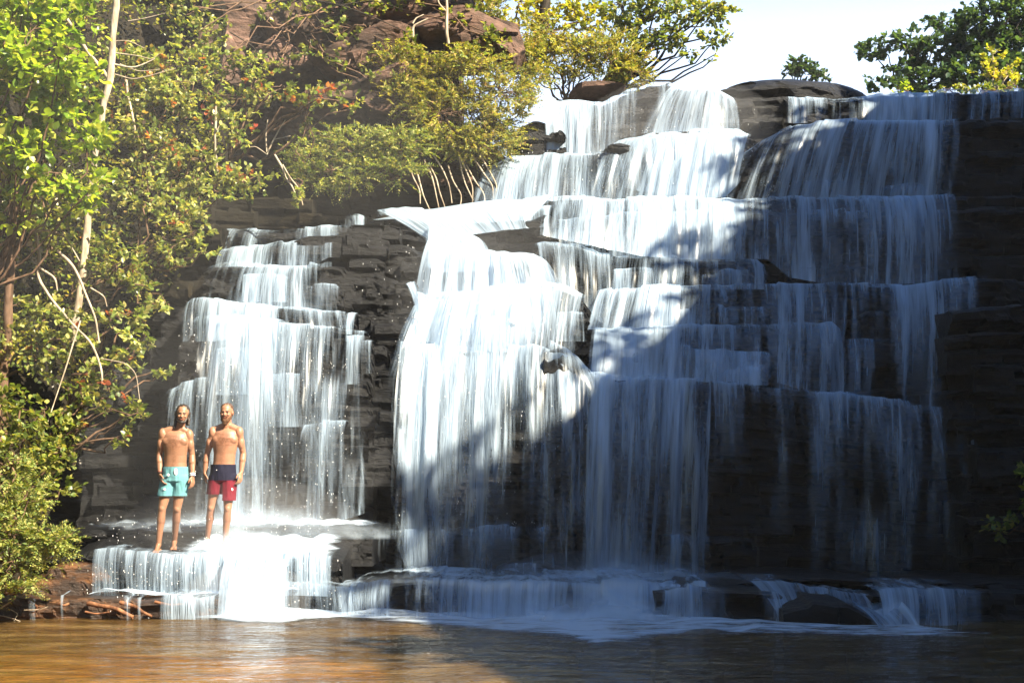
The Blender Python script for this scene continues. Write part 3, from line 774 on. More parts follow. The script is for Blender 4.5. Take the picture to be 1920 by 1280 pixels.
# left cascade
C([(420,436),(520,432),(630,430),(690,431)], 21.6, [(400,472),(520,460),(630,456),(700,458)], 21.2, [(420,0.26),(500,0.41),(560,0.31),(610,0.56),(640,0.36),(660,0.05),(690,0.16)], seed=29)
C([(410,476),(440,470),(550,457),(630,455)], 21.1, [(395,502),(450,500),(550,500),(630,503)], 20.7, [(410,0.36),(470,0.66),(540,0.51),(600,0.56),(630,0.36)], seed=30)
C([(385,508),(420,498),(500,500),(640,506)], 20.6, [(350,570),(400,566),(500,575),(650,590)], 20.15, [(385,0.46),(430,0.41),(470,0.46),(520,0.71),(580,0.56),(620,0.31),(640,0.16)], seed=31)
C([(345,578),(360,566),(380,562),(500,575),(560,582),(655,592)], 20.1, [(335,640),(360,640),(400,640),(500,625),(560,615),(660,616)], 19.8, [(345,0.56),(380,0.61),(430,0.81),(500,0.86),(560,0.61),(655,0.36)], seed=32, wave=.1)
C([(340,600),(380,590),(440,590),(540,612),(620,614),(690,622)], 19.75, [(300,800),(370,985),(450,990),(540,992),(610,985),(690,960)], 19.0, [(340,0.31),(380,0.46),(440,0.71),(490,0.66),(540,0.61),(600,0.46),(640,0.41),(690,0.56)], seed=33, fade=.45, wave=.12)
C([(350,610),(420,600),(500,600),(560,612)], 19.6, [(340,800),(430,990),(500,992),(560,992)], 18.9, [(350,0.15),(420,0.50),(470,0.60),(530,0.45),(560,0.15)], seed=34, fade=.25, wave=.12)
C([(540,700),(600,700),(660,700)], 19.5, [(530,985),(600,990),(650,992)], 19.0, [(540,0.26),(580,0.36),(660,0.31)], seed=35, fade=.4, fadetop=.2, wave=.1)
C([(310,745),(340,726),(380,718),(420,722)], 19.4, [(280,800),(320,900),(380,985),(430,985)], 18.9, [(310,.4),(380,.45),(420,.5)], seed=36, fade=.9)
C([(565,800),(600,792),(655,796)], 19.3, [(550,860),(600,900),(655,880)], 19.1, [(565,.6),(655,.55)], seed=37, fade=1.0)
# rivulets on the black blocks
for i, (x0, y0, x1, y1, w_) in enumerate([(770,535,790,600,30),(660,590,655,640,26),(690,640,690,700,30),(665,630,660,720,40),(790,560,800,640,30)]):
    Y = 20.55 - (y0 - 430) / 400 * 1.5
    C([(x0 - w_ / 2, y0), (x0, y0 - 3), (x0 + w_ / 2, y0)], Y, [(x1 - w_ / 2, y1), (x1, y1), (x1 + w_ / 2, y1)], Y - .1, [(x0 - w_ / 2, .1), (x0 - w_ * .1, .75), (x0 + w_ / 2, .1)], seed=50 + i, back=.2, wave=.03, name='rivulet')
# foot ledges
C([(170,1044),(210,1040),(300,1043),(420,1043),(560,1043),(628,1043)], 17.2, [(165,1116),(210,1116),(300,1116),(420,1118),(560,1116),(628,1118)], 16.95, [(170,.5),(240,.5),(300,.55),(360,.6),(420,.7),(460,.95),(520,.9),(560,.65),(600,.55),(628,.25)], seed=70, back=.9, wave=.03, off=.06)
C([(415,1050),(450,1042),(520,1044),(545,1060)], 17.1, [(400,1160),(430,1165),(510,1165),(540,1160)], 16.4, [(415,.8),(450,1.0),(520,1.0),(545,.8)], seed=71, back=.6, wave=.06)
C([(285,1126),(340,1126),(410,1125)], 16.5, [(285,1160),(340,1161),(410,1162)], 16.4, [(285,.15),(330,.5),(410,.7)], seed=72, back=.5, wave=.03)
for i, (x, w_) in enumerate([(62, 14), (117, 8), (240, 20), (262, 10), (312, 12)]):
    C([(x - w_, 1125), (x, 1124), (x + w_, 1125)], 16.46, [(x - w_ * .8, 1162), (x, 1162), (x + w_ * .8, 1162)], 16.4, [(x - w_, .0), (x, .5), (x + w_, .0)], seed=75 + i, back=.2, wave=.02, name='rivulet')
C([(515,1104),(560,1098),(640,1098),(670,1102)], 16.95, [(510,1158),(560,1160),(640,1158),(680,1156)], 16.7, [(515,.75),(560,.6),(620,.5),(670,.6)], seed=73, back=.7, wave=.03)
C([(650,1098),(700,1096),(800,1096),(900,1098),(1100,1098),(1240,1100),(1330,1102)], 17.1, [(645,1154),(700,1156),(800,1158),(900,1165),(1100,1172),(1240,1170),(1330,1170)], 16.5, [(650,.7),(675,.35),(720,.45),(770,.55),(800,.75),(900,.8),(1000,.85),(1080,.85),(1160,.95),(1230,.9),(1330,.65)], seed=74, back=1.9, wave=.05, off=.12, rise=.06)
C([(1240,1110),(1300,1108),(1400,1112),(1465,1118)], 16.4, [(1235,1176),(1300,1178),(1400,1182),(1480,1184)], 16.1, [(1240,.75),(1300,.5),(1380,.22),(1465,.35)], seed=80, back=.8, wave=.04)
C([(1400,1098),(1450,1098),(1500,1104),(1560,1112)], 17.1, [(1470,1180),(1490,1186),(1520,1190),(1560,1190)], 15.9, [(1400,.5),(1470,.65),(1560,.55)], seed=81, back=.8, wave=.05)
C([(1520,1120),(1560,1112),(1600,1118),(1660,1132)], 16.9, [(1520,1180),(1570,1190),(1640,1185),(1690,1192)], 15.9, [(1520,.45),(1570,.6),(1600,.5),(1660,.5)], seed=82, back=.8)
C([(1600,1138),(1640,1150),(1660,1145),(1700,1130)], 16.1, [(1650,1188),(1680,1192),(1700,1194),(1740,1196)], 15.6, [(1600,.6),(1700,.7)], seed=83, back=.5, wave=.03)
C([(1640,1118),(1700,1112),(1760,1114),(1850,1118),(1900,1120)], 16.4, [(1650,1180),(1700,1185),(1760,1192),(1850,1196),(1900,1198)], 15.8, [(1640,.6),(1700,.65),(1760,.55),(1820,.4),(1900,.1)], seed=84, back=1.2, fade=.3)

# short extra cascades between the main tiers
for i, (x0, x1, y0, y1, Yt, d_) in enumerate([(1190,1300,584,612,20.85,.6),(1340,1440,575,612,20.9,.45),(1110,1200,655,712,20.2,.6),(1215,1300,650,710,20.25,.5),(1350,1440,690,722,20.05,.5),
        (1150,1230,505,545,21.3,.5),(1310,1410,512,542,21.3,.5),(1480,1600,505,534,21.4,.4),(1180,1290,432,482,21.9,.5),(1080,1140,432,462,21.9,.5),(1480,1590,345,374,22.5,.4),(1650,1740,350,374,22.5,.45),
        (1040,1100,590,640,20.6,.5),(1620,1700,590,640,20.95,.3),(880,960,600,660,20.1,.8),(450,540,520,566,20.5,.6),(560,640,540,585,20.4,.5),(400,470,660,740,19.5,.6),(500,570,700,800,19.45,.6)]):
    slab('rock_ledge', [(x0 - 6, y0 + 8), (x0 + 6, y0), ((x0 + x1) / 2, y0 - 2 + i % 3 * 2), (x1 - 8, y0 + 1), (x1 + 6, y0 + 9)], Yt, y1 + 25, 'black', cliff, seed=300 + i, back=.8, A=.06, h=.1, w=.35, r=.04, step=4)
    C([(x0, y0 + 2), ((x0 + x1) / 2, y0 - 1), (x1, y0 + 2)], Yt - .03, [(x0 - 3, y1), ((x0 + x1) / 2, y1), (x1 + 3, y1)], Yt - .2, [(x0, d_), ((x0 + x1) / 2, d_ * .8), (x1, d_)], seed=130 + i, back=.4, wave=.03)
# faint veils on the shaded right and small extra steps in the middle
C([(1800,372),(1850,369),(1960,364)], 22.2, [(1800,525),(1850,525),(1960,522)], 21.5, [(1800,.3),(1830,.12),(1900,.2),(1960,.1)], seed=101)
C([(1300,404),(1440,398),(1580,396),(1740,398),(1800,394)], 22.0, [(1300,440),(1440,450),(1580,440),(1740,450),(1800,450)], 21.9, [(1300,.2),(1440,.3),(1580,.45),(1740,.4),(1800,.1)], seed=102, fade=.8)
C([(1770,533),(1840,528),(1950,525)], 21.1, [(1770,640),(1840,640),(1950,640)], 20.8, [(1770,0.47),(1820,0.37),(1880,0.22),(1950,0.27)], seed=103, fade=.7)
C([(1580,640),(1700,640),(1850,640)], 20.7, [(1580,750),(1700,760),(1850,770)], 20.0, [(1580,0.32),(1700,0.37),(1850,0.22)], seed=104, fade=.6)
C([(1500,735),(1620,746),(1760,766),(1900,776)], 19.75, [(1500,1090),(1620,1092),(1760,1094),(1900,1096)], 19.2, [(1500,0.35),(1560,0.50),(1700,0.40),(1830,0.48),(1900,0.30)], seed=105, fade=.6, wave=.1)
C([(1250,1003),(1290,1003),(1400,1009)], 19.25, [(1250,1088),(1290,1088),(1400,1088)], 19.1, [(1250,.35),(1290,.5),(1400,.2)], seed=106)
C([(935,1072),(960,1062),(1010,1060),(1050,1068),(1078,1080)], 18.9, [(935,1092),(960,1092),(1010,1092),(1050,1092),(1078,1092)], 18.8, [(935,.3),(1000,.4),(1078,.3)], seed=107)
C([(720,880),(780,860),(860,825),(920,840),(945,870)], 19.35, [(700,990),(780,990),(860,985),(930,985),(950,985)], 19.2, [(720,.1),(800,.2),(880,.3),(945,.15)], seed=108, fade=.85)
C([(700,1000),(740,994),(800,998),(860,992),(950,990),(1040,992)], 19.25, [(700,1085),(740,1085),(800,1085),(860,1085),(950,1085),(1040,1085)], 19.1, [(700,0.28),(800,0.33),(870,0.48),(950,0.48),(1040,0.33)], seed=109, fade=.3)
C([(1450,664),(1380,664),(1300,662)][::-1], 20.25, [(1300,712),(1380,716),(1450,722)], 19.95, [(1300,.5),(1380,.5),(1450,.3)], seed=110)

# foam where the water meets the pool and lies on the treads (thin uneven sheets)
def foam(pts, name='foam', mat='foam', nx=None, z=None, lift=.02, kind='stuff'):
    """pts: list of (px, y_far, y_near, dens) at z level of the pool (z=0)"""
    A = np.array(pts, float)
    n = nx or int((A[-1, 0] - A[0, 0]) / 4) + 2
    px = np.linspace(A[0, 0], A[-1, 0], n)
    yf = np.interp(px, A[:, 0], A[:, 1]); yn = np.interp(px, A[:, 0], A[:, 2]); dn = np.interp(px, A[:, 0], A[:, 3])
    m = 22
    V = np.zeros((m, n, 3)); D = np.zeros((m, n))
    for i in range(m):
        t = i / (m - 1)
        py = yf + (yn - yf) * t
        zz = 0.0 if z is None else z
        Yd = (EYE - zz) * F / (py - HOR)
        V[i, :, 0] = (px - 960) / F * Yd; V[i, :, 1] = Yd
        D[i] = dn * min(1, (1 - t) * 2.2)
        V[i, :, 2] = zz + lift + .05 * (1 - t) * (0.5 + vnoise(np.stack([V[i, :, 0] * 3, V[i, :, 1] * 3, px * 0], -1), 7)) * dn
    D[:, 0] = 0; D[:, -1] = 0
    me = raw_mesh(name, V.reshape(-1, 3), grid_faces(m, n), smooth=True, attr={'dens': D.ravel()})
    return link(name, me, M[mat], None, kind)
foam([(280,1154,1164,.3),(400,1152,1168,.8),(460,1150,1175,1.0),(540,1150,1176,1.0),(640,1148,1166,.75),(760,1150,1176,.75),(850,1152,1190,.8),(960,1156,1205,.8),(1060,1158,1212,.85),(1120,1158,1238,.85),(1180,1160,1232,.7),(1260,1162,1205,.75),(1400,1170,1196,.75),(1500,1174,1200,.7),(1600,1176,1204,.7),(1720,1180,1206,.7),(1860,1186,1208,.5)])

# white water spread on the sloping ledge at the bathers' feet
def tread_foam(pts, ya, yb, zf, dens=1.0, lift=.03, name='foam', mat='foam'):
    A = np.array(pts, float); n = int((A[-1, 0] - A[0, 0]) / 4) + 2; m = 24
    px = np.linspace(A[0, 0], A[-1, 0], n); dn = np.interp(px, A[:, 0], A[:, 1])
    V = np.zeros((m, n, 3)); D = np.zeros((m, n))
    for i in range(m):
        t = i / (m - 1); Y = ya + (yb - ya) * t
        x = (px - 960) / F * ya
        V[i, :, 0] = x; V[i, :, 1] = Y
        V[i, :, 2] = zf(Y) + lift * (1 + dn) * (1 + vnoise(np.stack([x * 5, px * 0 + Y * 5, px * 0], -1), 5))
        D[i] = dn * dens * min(1, t * 6 + .3) * min(1, (1 - t) * 5 + .2)
    D[:, 0] = 0; D[:, -1] = 0
    link(name, raw_mesh(name, V.reshape(-1, 3), grid_faces(m, n), smooth=True, attr={'dens': D.ravel()}), M[mat], None, 'stuff')
_lz = EYE + (HOR - 1043.5) / F * 17.25
tread_foam([(180,.15),(280,.35),(330,.45),(380,.9),(430,1.1),(540,1.1),(600,.8),(640,.4)], 17.2, 18.3, lambda Y: _lz + .17 * (Y - 17.25))
tread_foam([(150,.5),(300,.55),(380,.8),(640,.8),(700,.5)], 18.25, 19.6, lambda Y: EYE + (HOR - 990) / F * 18.3 + .01)
tread_foam([(160,.8),(300,.85),(420,1.0),(470,1.1),(560,1.0)], 16.75, 17.05, lambda Y: EYE + (HOR - 1126) / F * 16.5 + .02, lift=.03)

# spray standing over the feet of the falls: stacked soft veils at several depths
def mist(pts, Ys, name='mist', seed=0, dens=1.0):
    """pts: (px, y_top, y_bottom, dens)"""
    A = np.array(pts, float)
    vs = []; fs = []; ds = []; base = 0
    for j, Y in enumerate(Ys):
        n = int((A[-1, 0] - A[0, 0]) / 8) + 3
        px = np.linspace(A[0, 0], A[-1, 0], n)
        yt = np.interp(px, A[:, 0], A[:, 1]); yb = np.interp(px, A[:, 0], A[:, 2]); dn = np.interp(px, A[:, 0], A[:, 3])
        m = 14; V = np.zeros((m, n, 3)); D = np.zeros((m, n))
        for i in range(m):
            t = i / (m - 1)
            V[i, :, 0] = (px - 960) / F * Y; V[i, :, 2] = EYE + (HOR - (yt + (yb - yt) * t)) / F * Y
            V[i, :, 1] = Y + .12 * vnoise(np.stack([V[i, :, 0] * 2, V[i, :, 2] * 2, px * 0 + j * 5.3], -1), seed) - .1 * t
            D[i] = dn * dens * (t ** .8) * min(1, (1.0 - t) * 4 + .5)
        D[:, 0] = 0; D[:, -1] = 0; D[:, 1:4] *= .5; D[:, -4:-1] *= .5
        vs.append(V.reshape(-1, 3)); ds.append(D.ravel()); fs.append(grid_faces(m, n, base)); base += m * n
    me = raw_mesh(name, np.concatenate(vs), np.concatenate(fs), smooth=True, attr={'dens': np.concatenate(ds)})
    return link(name, me, M['mist'], None, 'stuff')
mist([(180,975,992,.25),(300,965,995,.4),(380,940,1000,.5),(480,930,1010,.6),(600,950,1010,.5),(760,985,1010,.2)], [18.2, 18.6, 19.0], seed=1)
mist([(330,1020,1044,.2),(380,1000,1046,.6),(440,985,1048,.85),(520,1000,1046,.85),(600,1020,1046,.5),(650,1030,1048,.1)], [17.3, 17.6], seed=2)
mist([(390,1100,1165,.3),(440,1060,1170,.9),(500,1060,1170,.9),(560,1120,1168,.3)], [16.35, 16.7], seed=3)
mist([(620,1080,1100,.3),(760,1070,1100,.5),(900,1066,1100,.5),(1040,1062,1100,.6),(1160,1040,1100,.95),(1300,1060,1100,.65),(1500,1078,1100,.4),(1800,1082,1100,.3)], [18.0, 18.8], seed=4)
mist([(760,1125,1176,.3),(900,1110,1180,.45),(1050,1095,1190,.8),(1140,1080,1200,1.0),(1240,1110,1190,.8),(1400,1150,1186,.3),(1640,1165,1196,.4),(1800,1180,1200,.2)], [16.0, 16.4], seed=5)
mist([(780,540,640,.3),(860,520,660,.6),(960,500,650,.7),(1040,540,640,.3)], [20.0, 20.3], seed=6)

# flying drops
def drops(n, boxes, name='spray'):
    vs = []; fs = []; k = 0
    t = np.array([[1, 0, 0], [-1, 0, 0], [0, 1, 0], [0, -1, 0], [0, 0, 1.8], [0, 0, -1.8]], float)
    f = np.array([[0, 2, 4], [2, 1, 4], [1, 3, 4], [3, 0, 4], [2, 0, 5], [1, 2, 5], [3, 1, 5], [0, 3, 5]])
    wts = np.array([b[6] for b in boxes], float); wts /= wts.sum()
    for i in RNG.choice(len(boxes), n, p=wts):
        a = boxes[i]
        Y = RNG.uniform(a[4], a[5]); px = RNG.uniform(a[0], a[1]); py = RNG.uniform(a[2], a[3])
        c = np.array(P(px, py, Y)); r = RNG.uniform(.0018, .0048)
        vs.append(t * r * np.array([1, 1, RNG.uniform(1, 2.2)]) + c); fs.append(f + k); k += 6
    me = raw_mesh(name, np.concatenate(vs), np.concatenate(fs), smooth=True)
    return link(name, me, M['drop'], None, 'stuff')
M['drop'] = simple('water_drop', (0.85, 0.87, 0.9), .15, .8)
drops(1900, [(330,660,600,990,18.4,19.4,2.6),(180,620,960,1050,17.3,18.4,1.3),(150,640,1050,1160,16.4,17.0,1.6),(740,1060,560,1000,19.0,19.8,2),(1120,1420,200,400,22.3,22.9,1),(900,1160,280,400,22.2,22.8,.6),(1400,1500,340,420,21.8,22.3,.4),(660,820,420,760,19.8,20.4,.6)])
# ------------------------------------------------------------------ plants
LEAF_T = np.array([[0, 0, 0], [.32, .28, .03], [.34, .62, .02], [0, 1.0, -.06], [-.34, .62, .02], [-.32, .28, .03], [0, .45, -.05]], float)
LEAF_F = np.array([[0, 1, 6], [1, 2, 6], [2, 3, 6], [3, 4, 6], [4, 5, 6], [5, 0, 6]])
SLIM_T = np.array([[0, 0, 0], [.26, .45, .03], [0, 1.0, -.03], [-.26, .45, .03]], float)
SLIM_F = np.array([[0, 1, 2], [0, 2, 3]])

def leaf_frames(d, up=(0, 0, 1), jit=0.4, rng=RNG):
    d = d / (np.linalg.norm(d, axis=1)[:, None] + 1e-9)
    u = np.array(up, float)[None, :] + rng.normal(size=d.shape) * jit
    n = u - (u * d).sum(1)[:, None] * d
    n /= np.linalg.norm(n, axis=1)[:, None] + 1e-9
    return np.cross(d, n), d, n

def leaves_mesh(name, pos, d, size, cols, slim=False, up=(0, 0, 1), jit=0.4, rng=RNG):
    T, Fc = (SLIM_T, SLIM_F) if slim else (LEAF_T, LEAF_F)
    b, t, n = leaf_frames(d, up, jit, rng)
    k = len(T)
    V = pos[:, None, :] + size[:, None, None] * (T[None, :, 0, None] * b[:, None, :] + T[None, :, 1, None] * t[:, None, :] + T[None, :, 2, None] * n[:, None, :])
    Fa = (Fc[None] + (np.arange(len(pos)) * k)[:, None, None]).reshape(-1, 3)
    C_ = np.repeat(cols, k, axis=0)
    return raw_mesh(name, V.reshape(-1, 3), Fa, smooth=True, cols=C_), (b, t, n)

PAL = {
 'bright': [(0.207, 0.305, .02), (0.293, 0.390, .03), (0.366, 0.439, .045), (0.122, 0.207, .02), (0.390, 0.403, .07)],
 'olive': [(0.195, 0.232, .045), (0.134, 0.183, .04), (0.293, 0.305, .075), (0.342, 0.305, .085), (0.098, 0.146, .03)],
 'pale': [(0.293, 0.317, .10), (0.195, 0.256, .07), (0.378, 0.378, .14), (0.134, 0.183, .045), (0.415, 0.378, .11)],
 'feather': [(0.281, 0.281, .045), (0.366, 0.329, .06), (0.390, 0.366, .09), (0.171, 0.195, .04), (0.366, 0.244, .09), (0.146, 0.122, .05)],
 'dark': [(.04, .075, .035), (.055, .10, .04), (.085, .13, .045), (.03, .06, .03)],
 'shade': [(.03, .045, .012), (.05, .07, .02), (.08, .09, .03), (.06, .04, .02)],
 'yellow': [(0.390, 0.366, .04), (0.305, 0.342, .03), (0.464, 0.378, .07)],
 'red': [(.40, .10, .04), (.45, .18, .04), (.34, .07, .04), (.40, .24, .06)],
}

def pick_cols(pal, n, rng, clump=None):
    P0 = np.array(PAL[pal]); c = P0[rng.integers(0, len(P0), n)]
    if clump is not None: c = c * clump[:, None]
    return np.clip(c * rng.uniform(.8, 1.2, n)[:, None], 0, 1)

def plant(name, label, cat, base, blobs, kind='rosette', pal='olive', size=.08, dens=1.0, bark='brown_bark', group=None, indiv=0, seed=1, twig=.006, red=0.0, stem=.03, branches=True, per=9):
    """base: world point. blobs: (px,py,Y,rx,ry[,rdepth]) radii in photo px. Twig clusters through each blob."""
    rng = np.random.default_rng(seed)
    root = empty(name, label, cat, group)
    base = np.array(base, float); root.location = base
    tb = Tubes(); LP = []; LD = []; LC = []; LS = []
    for bi, bl in enumerate(blobs):
        px, py, Y, rx, ry = bl[:5]
        s = Y / F; rd = bl[5] if len(bl) > 5 else 0.5 * (rx + ry) / 2 * s + .15
        c = np.array(P(px, py, Y))
        R = np.array([rx * s, rd, ry * s])
        # limb from base to blob
        if branches:
            nb = max(2, int(2 + rx / 60))
            hubs = []
            for j in range(nb):
                e = c + rng.uniform(-.5, .5, 3) * R
                p = wiggle(base, e, 9, .10 + .05 * np.linalg.norm(e - base), sag=.03, seed=seed * 31 + bi * 7 + j)
                L0 = stem * (0.8 + 0.4 * rng.random())
                tb.add(p, np.linspace(L0, twig * 1.6, 9), 5); hubs.append(e)
        else:
            hubs = [c]
        hubs = np.array(hubs)
        area = math.pi * rx * ry * s * s
        ncl = max(5, int(area * (150 if kind == 'rosette' else 260) * dens * (0.085 / size) ** 1.3))
        v = rng.normal(size=(ncl, 3)); v /= np.linalg.norm(v, axis=1)[:, None]
        rr_ = rng.uniform(.25, 1.0, ncl) ** .6
        q = v * rr_[:, None]
        lump = fbm(q * 2.2 + seed * 3 + bi * 9, seed, 2)
        keep = lump > -.06
        q = q[keep]; lump = lump[keep]
        pts = c + q * R * (1 + .35 * lump[:, None])
        for k_, pt in enumerate(pts):
            hub = hubs[np.argmin(((hubs - pt) ** 2).sum(1))]
            out_ = pt - hub; ln = np.linalg.norm(out_) + 1e-6
            tdir = out_ / ln + np.array([0, -.25, .15]) + rng.normal(size=3) * .35
            tdir /= np.linalg.norm(tdir)
            if branches and (k_ % 6 == 0):
                tb.add(wiggle(hub, pt, 5, .03 + ln * .08, seed=seed + k_), np.linspace(twig * 1.3, twig * .5, 5), 3)
            tint = rng.uniform(.7, 1.25)
            if kind == 'rosette':
                m_ = int(rng.integers(per - 3, per + 4))
                tt = rng.uniform(-.8, .3, m_)
                pos = pt + tdir * tt[:, None] * size * 1.5
                d = rng.normal(size=(m_, 3)) * .75 + tdir * 1.0 + np.array([0, 0, .2]) ; d[:, 2] -= .25 * (tt < -.2)
                LP.append(pos); LD.append(d); LS.append(size * rng.uniform(.4, 1.3, m_))
                isred = rng.random() < red
                LC.append(pick_cols('red' if isred else pal, m_, rng, np.full(m_, 1.0 if isred else tint)))
            else:
                # feathery spray: a drooping twig with two rows of leaflets
                L_ = size * rng.uniform(3.5, 6.5); m_ = 18
                tdir[2] *= .8; tdir += rng.normal(size=3) * .35; tdir += np.array([0, -.1, .12]); tdir /= np.linalg.norm(tdir)
                t = np.linspace(.05, 1, m_)
                ax = pt + tdir * (t[:, None] - .3) * L_ - np.array([0, 0, 1]) * (t[:, None] ** 2) * L_ * .25
                side = np.cross(tdir, rng.normal(size=3) * .5 + np.array([0, 0, 1])); side /= np.linalg.norm(side) + 1e-6
                sg = np.where(np.arange(m_) % 2 == 0, 1, -1)[:, None]
                d = side * sg + tdir * .8 + rng.normal(size=(m_, 3)) * .2
                LP.append(ax); LD.append(d); LS.append(size * (1.25 - .6 * t) * rng.uniform(.8, 1.2, m_))
                LC.append(pick_cols(pal if rng.random() < .72 else ('olive' if pal != 'olive' else 'pale'), m_, rng, np.full(m_, tint)))
    LP = np.concatenate(LP); LD = np.concatenate(LD); LC = np.concatenate(LC); LS = np.concatenate(LS)
    off = base[None, :]
    if tb.v:
        tb.v = [v - off for v in tb.v]
        link('branches', tb.mesh('branches'), M[bark], root)
    slim = kind != 'rosette'
    if indiv:
        # the leaves that show largest are leaves of their own
        order = np.argsort(LP[:, 1] - LS * 8)
        idx = order[:indiv]; rest = order[indiv:]
        b, t, n = leaf_frames(LD[idx], rng=rng)
        vm = []
        for q_ in range(6):
            cc = np.array(PAL[pal][q_ % len(PAL[pal])])
            vm.append(raw_mesh('leaf', LEAF_T * (1, 1, 1 + q_ * .3), LEAF_F, smooth=True, cols=np.tile(cc, (7, 1)))); vm[-1].materials.append(M['leaf'])
        for j, ii in enumerate(idx):
            o = bpy.data.objects.new('leaf', vm[j % 6]); COL.objects.link(o); o.parent = root
            s = LS[ii]; w = LP[ii] - base
            o.matrix_local = Matrix(((b[j, 0] * s, t[j, 0] * s, n[j, 0] * s, w[0]), (b[j, 1] * s, t[j, 1] * s, n[j, 1] * s, w[1]), (b[j, 2] * s, t[j, 2] * s, n[j, 2] * s, w[2]), (0, 0, 0, 1)))
        LP, LD, LC, LS = LP[rest], LD[rest], LC[rest], LS[rest]
    me, _ = leaves_mesh('foliage', LP - off, LD, LS, LC, slim, rng=rng)
    link('foliage', me, M['leaf_fine' if slim else 'leaf'], root, kind='stuff')
    return root

def trunk_thing(name, label, cat, polys, mat='pale_bark', group=None, seg=8):
    """polys: list of (points[(px,py,Y)], r0, r1): first is trunk, others limbs"""
    root = empty(name, label, cat, group)
    b0 = np.array(P(*polys[0][0][0])); root.location = b0
    for i, (pts, r0, r1) in enumerate(polys):
        w = np.array([P(*q) for q in pts])
        t = np.linspace(0, len(w) - 1, max(10, len(w) * 4))
        # smooth interpolation
        k = np.arange(len(w)); ww = np.stack([np.interp(t, k, w[:, c_]) for c_ in range(3)], 1)
        for _ in range(2): ww[1:-1] = (ww[:-2] + ww[1:-1] * 2 + ww[2:]) / 4
        ww += np.stack([vnoise(ww * 3 + c_ * 9 + i, c_) for c_ in range(3)], 1) * r0 * .5
        tb = Tubes(); tb.add(ww - b0, np.linspace(r0, r1, len(ww)) * (1 + .15 * vnoise(ww * 6, 3)), seg)
        link('trunk' if i == 0 else 'limb', tb.mesh('trunk'), M[mat], root)
    return root

GS = 'shrubs growing on the rocky left bank'
def undergrowth(name, rows, n, size, pals, seed, kind='leaf', lift=.25):
    rng = np.random.default_rng(seed)
    nr, ncol = len(rows), 40
    Rw = np.array([[[np.interp(t, np.arange(len(r)), [q[k] for q in r]) for k in range(3)] for t in np.linspace(0, len(r) - 1, ncol)] for r in rows])
    nc = n // 8
    u = rng.random(nc) * (nr - 1.001); v = rng.random(nc) * (ncol - 1.001)
    i = u.astype(int); j = v.astype(int); fu = (u - i)[:, None]; fv = (v - j)[:, None]
    g = (Rw[i, j] * (1 - fu) + Rw[i + 1, j] * fu) * (1 - fv) + (Rw[i, j + 1] * (1 - fu) + Rw[i + 1, j + 1] * fu) * fv
    c = np.stack([(g[:, 0] - 960) / F * g[:, 2], g[:, 2], EYE + (HOR - g[:, 1]) / F * g[:, 2]], 1)
    m = fbm(c * 1.1, seed, 3)
    c = c[m > -.10]; m = m[m > -.10]
    c[:, 1] -= lift * (m + .6) + rng.uniform(0, .3, len(c))
    pos = np.repeat(c, 8, 0) + rng.normal(size=(len(c) * 8, 3)) * size * .9
    d = rng.normal(size=pos.shape) + np.array([.1, -.6, -.1])
    cols = np.concatenate([pick_cols(pals[int(k)], 8, rng, np.full(8, rng.uniform(.6, 1.2))) for k in rng.integers(0, len(pals), len(c))])
    me, _ = leaves_mesh(name, pos, d, size * rng.uniform(.6, 1.2, len(pos)), cols, rng=rng)
    link(name, me, M['leaf'], None, kind='stuff')
undergrowth('undergrowth', [[(-300,-120,19.5),(0,-100,20.3),(330,-80,22)], [(-300,200,19.3),(0,200,20),(420,230,21.6)], [(-300,430,19.2),(0,430,19.6),(380,440,20.8)], [(-300,700,18.4),(0,700,18.8),(230,700,19.8)], [(-300,980,17.2),(-20,980,17.6),(90,975,18.6)]], 26000, .07, ['pale', 'olive', 'shade', 'olive', 'feather'], 91)
# A: big leafed bright tree at the upper left
plant('broadleaf_tree', 'bright green broadleaf tree with large glossy leaves filling the upper left corner', 'tree', P(-40, 560, 18.6),
      [(40,60,18.2,110,90),(130,40,18.4,70,70),(30,190,18,100,80),(130,170,18.3,80,80),(160,260,18.4,50,60),(60,300,18.1,100,70),(150,350,18.5,60,50),(20,400,18.3,60,50),(0,0,18,100,80),(90,110,17.8,90,60)],
      pal='bright', size=.115, dens=1.5, indiv=300, seed=3, stem=.022, per=8)
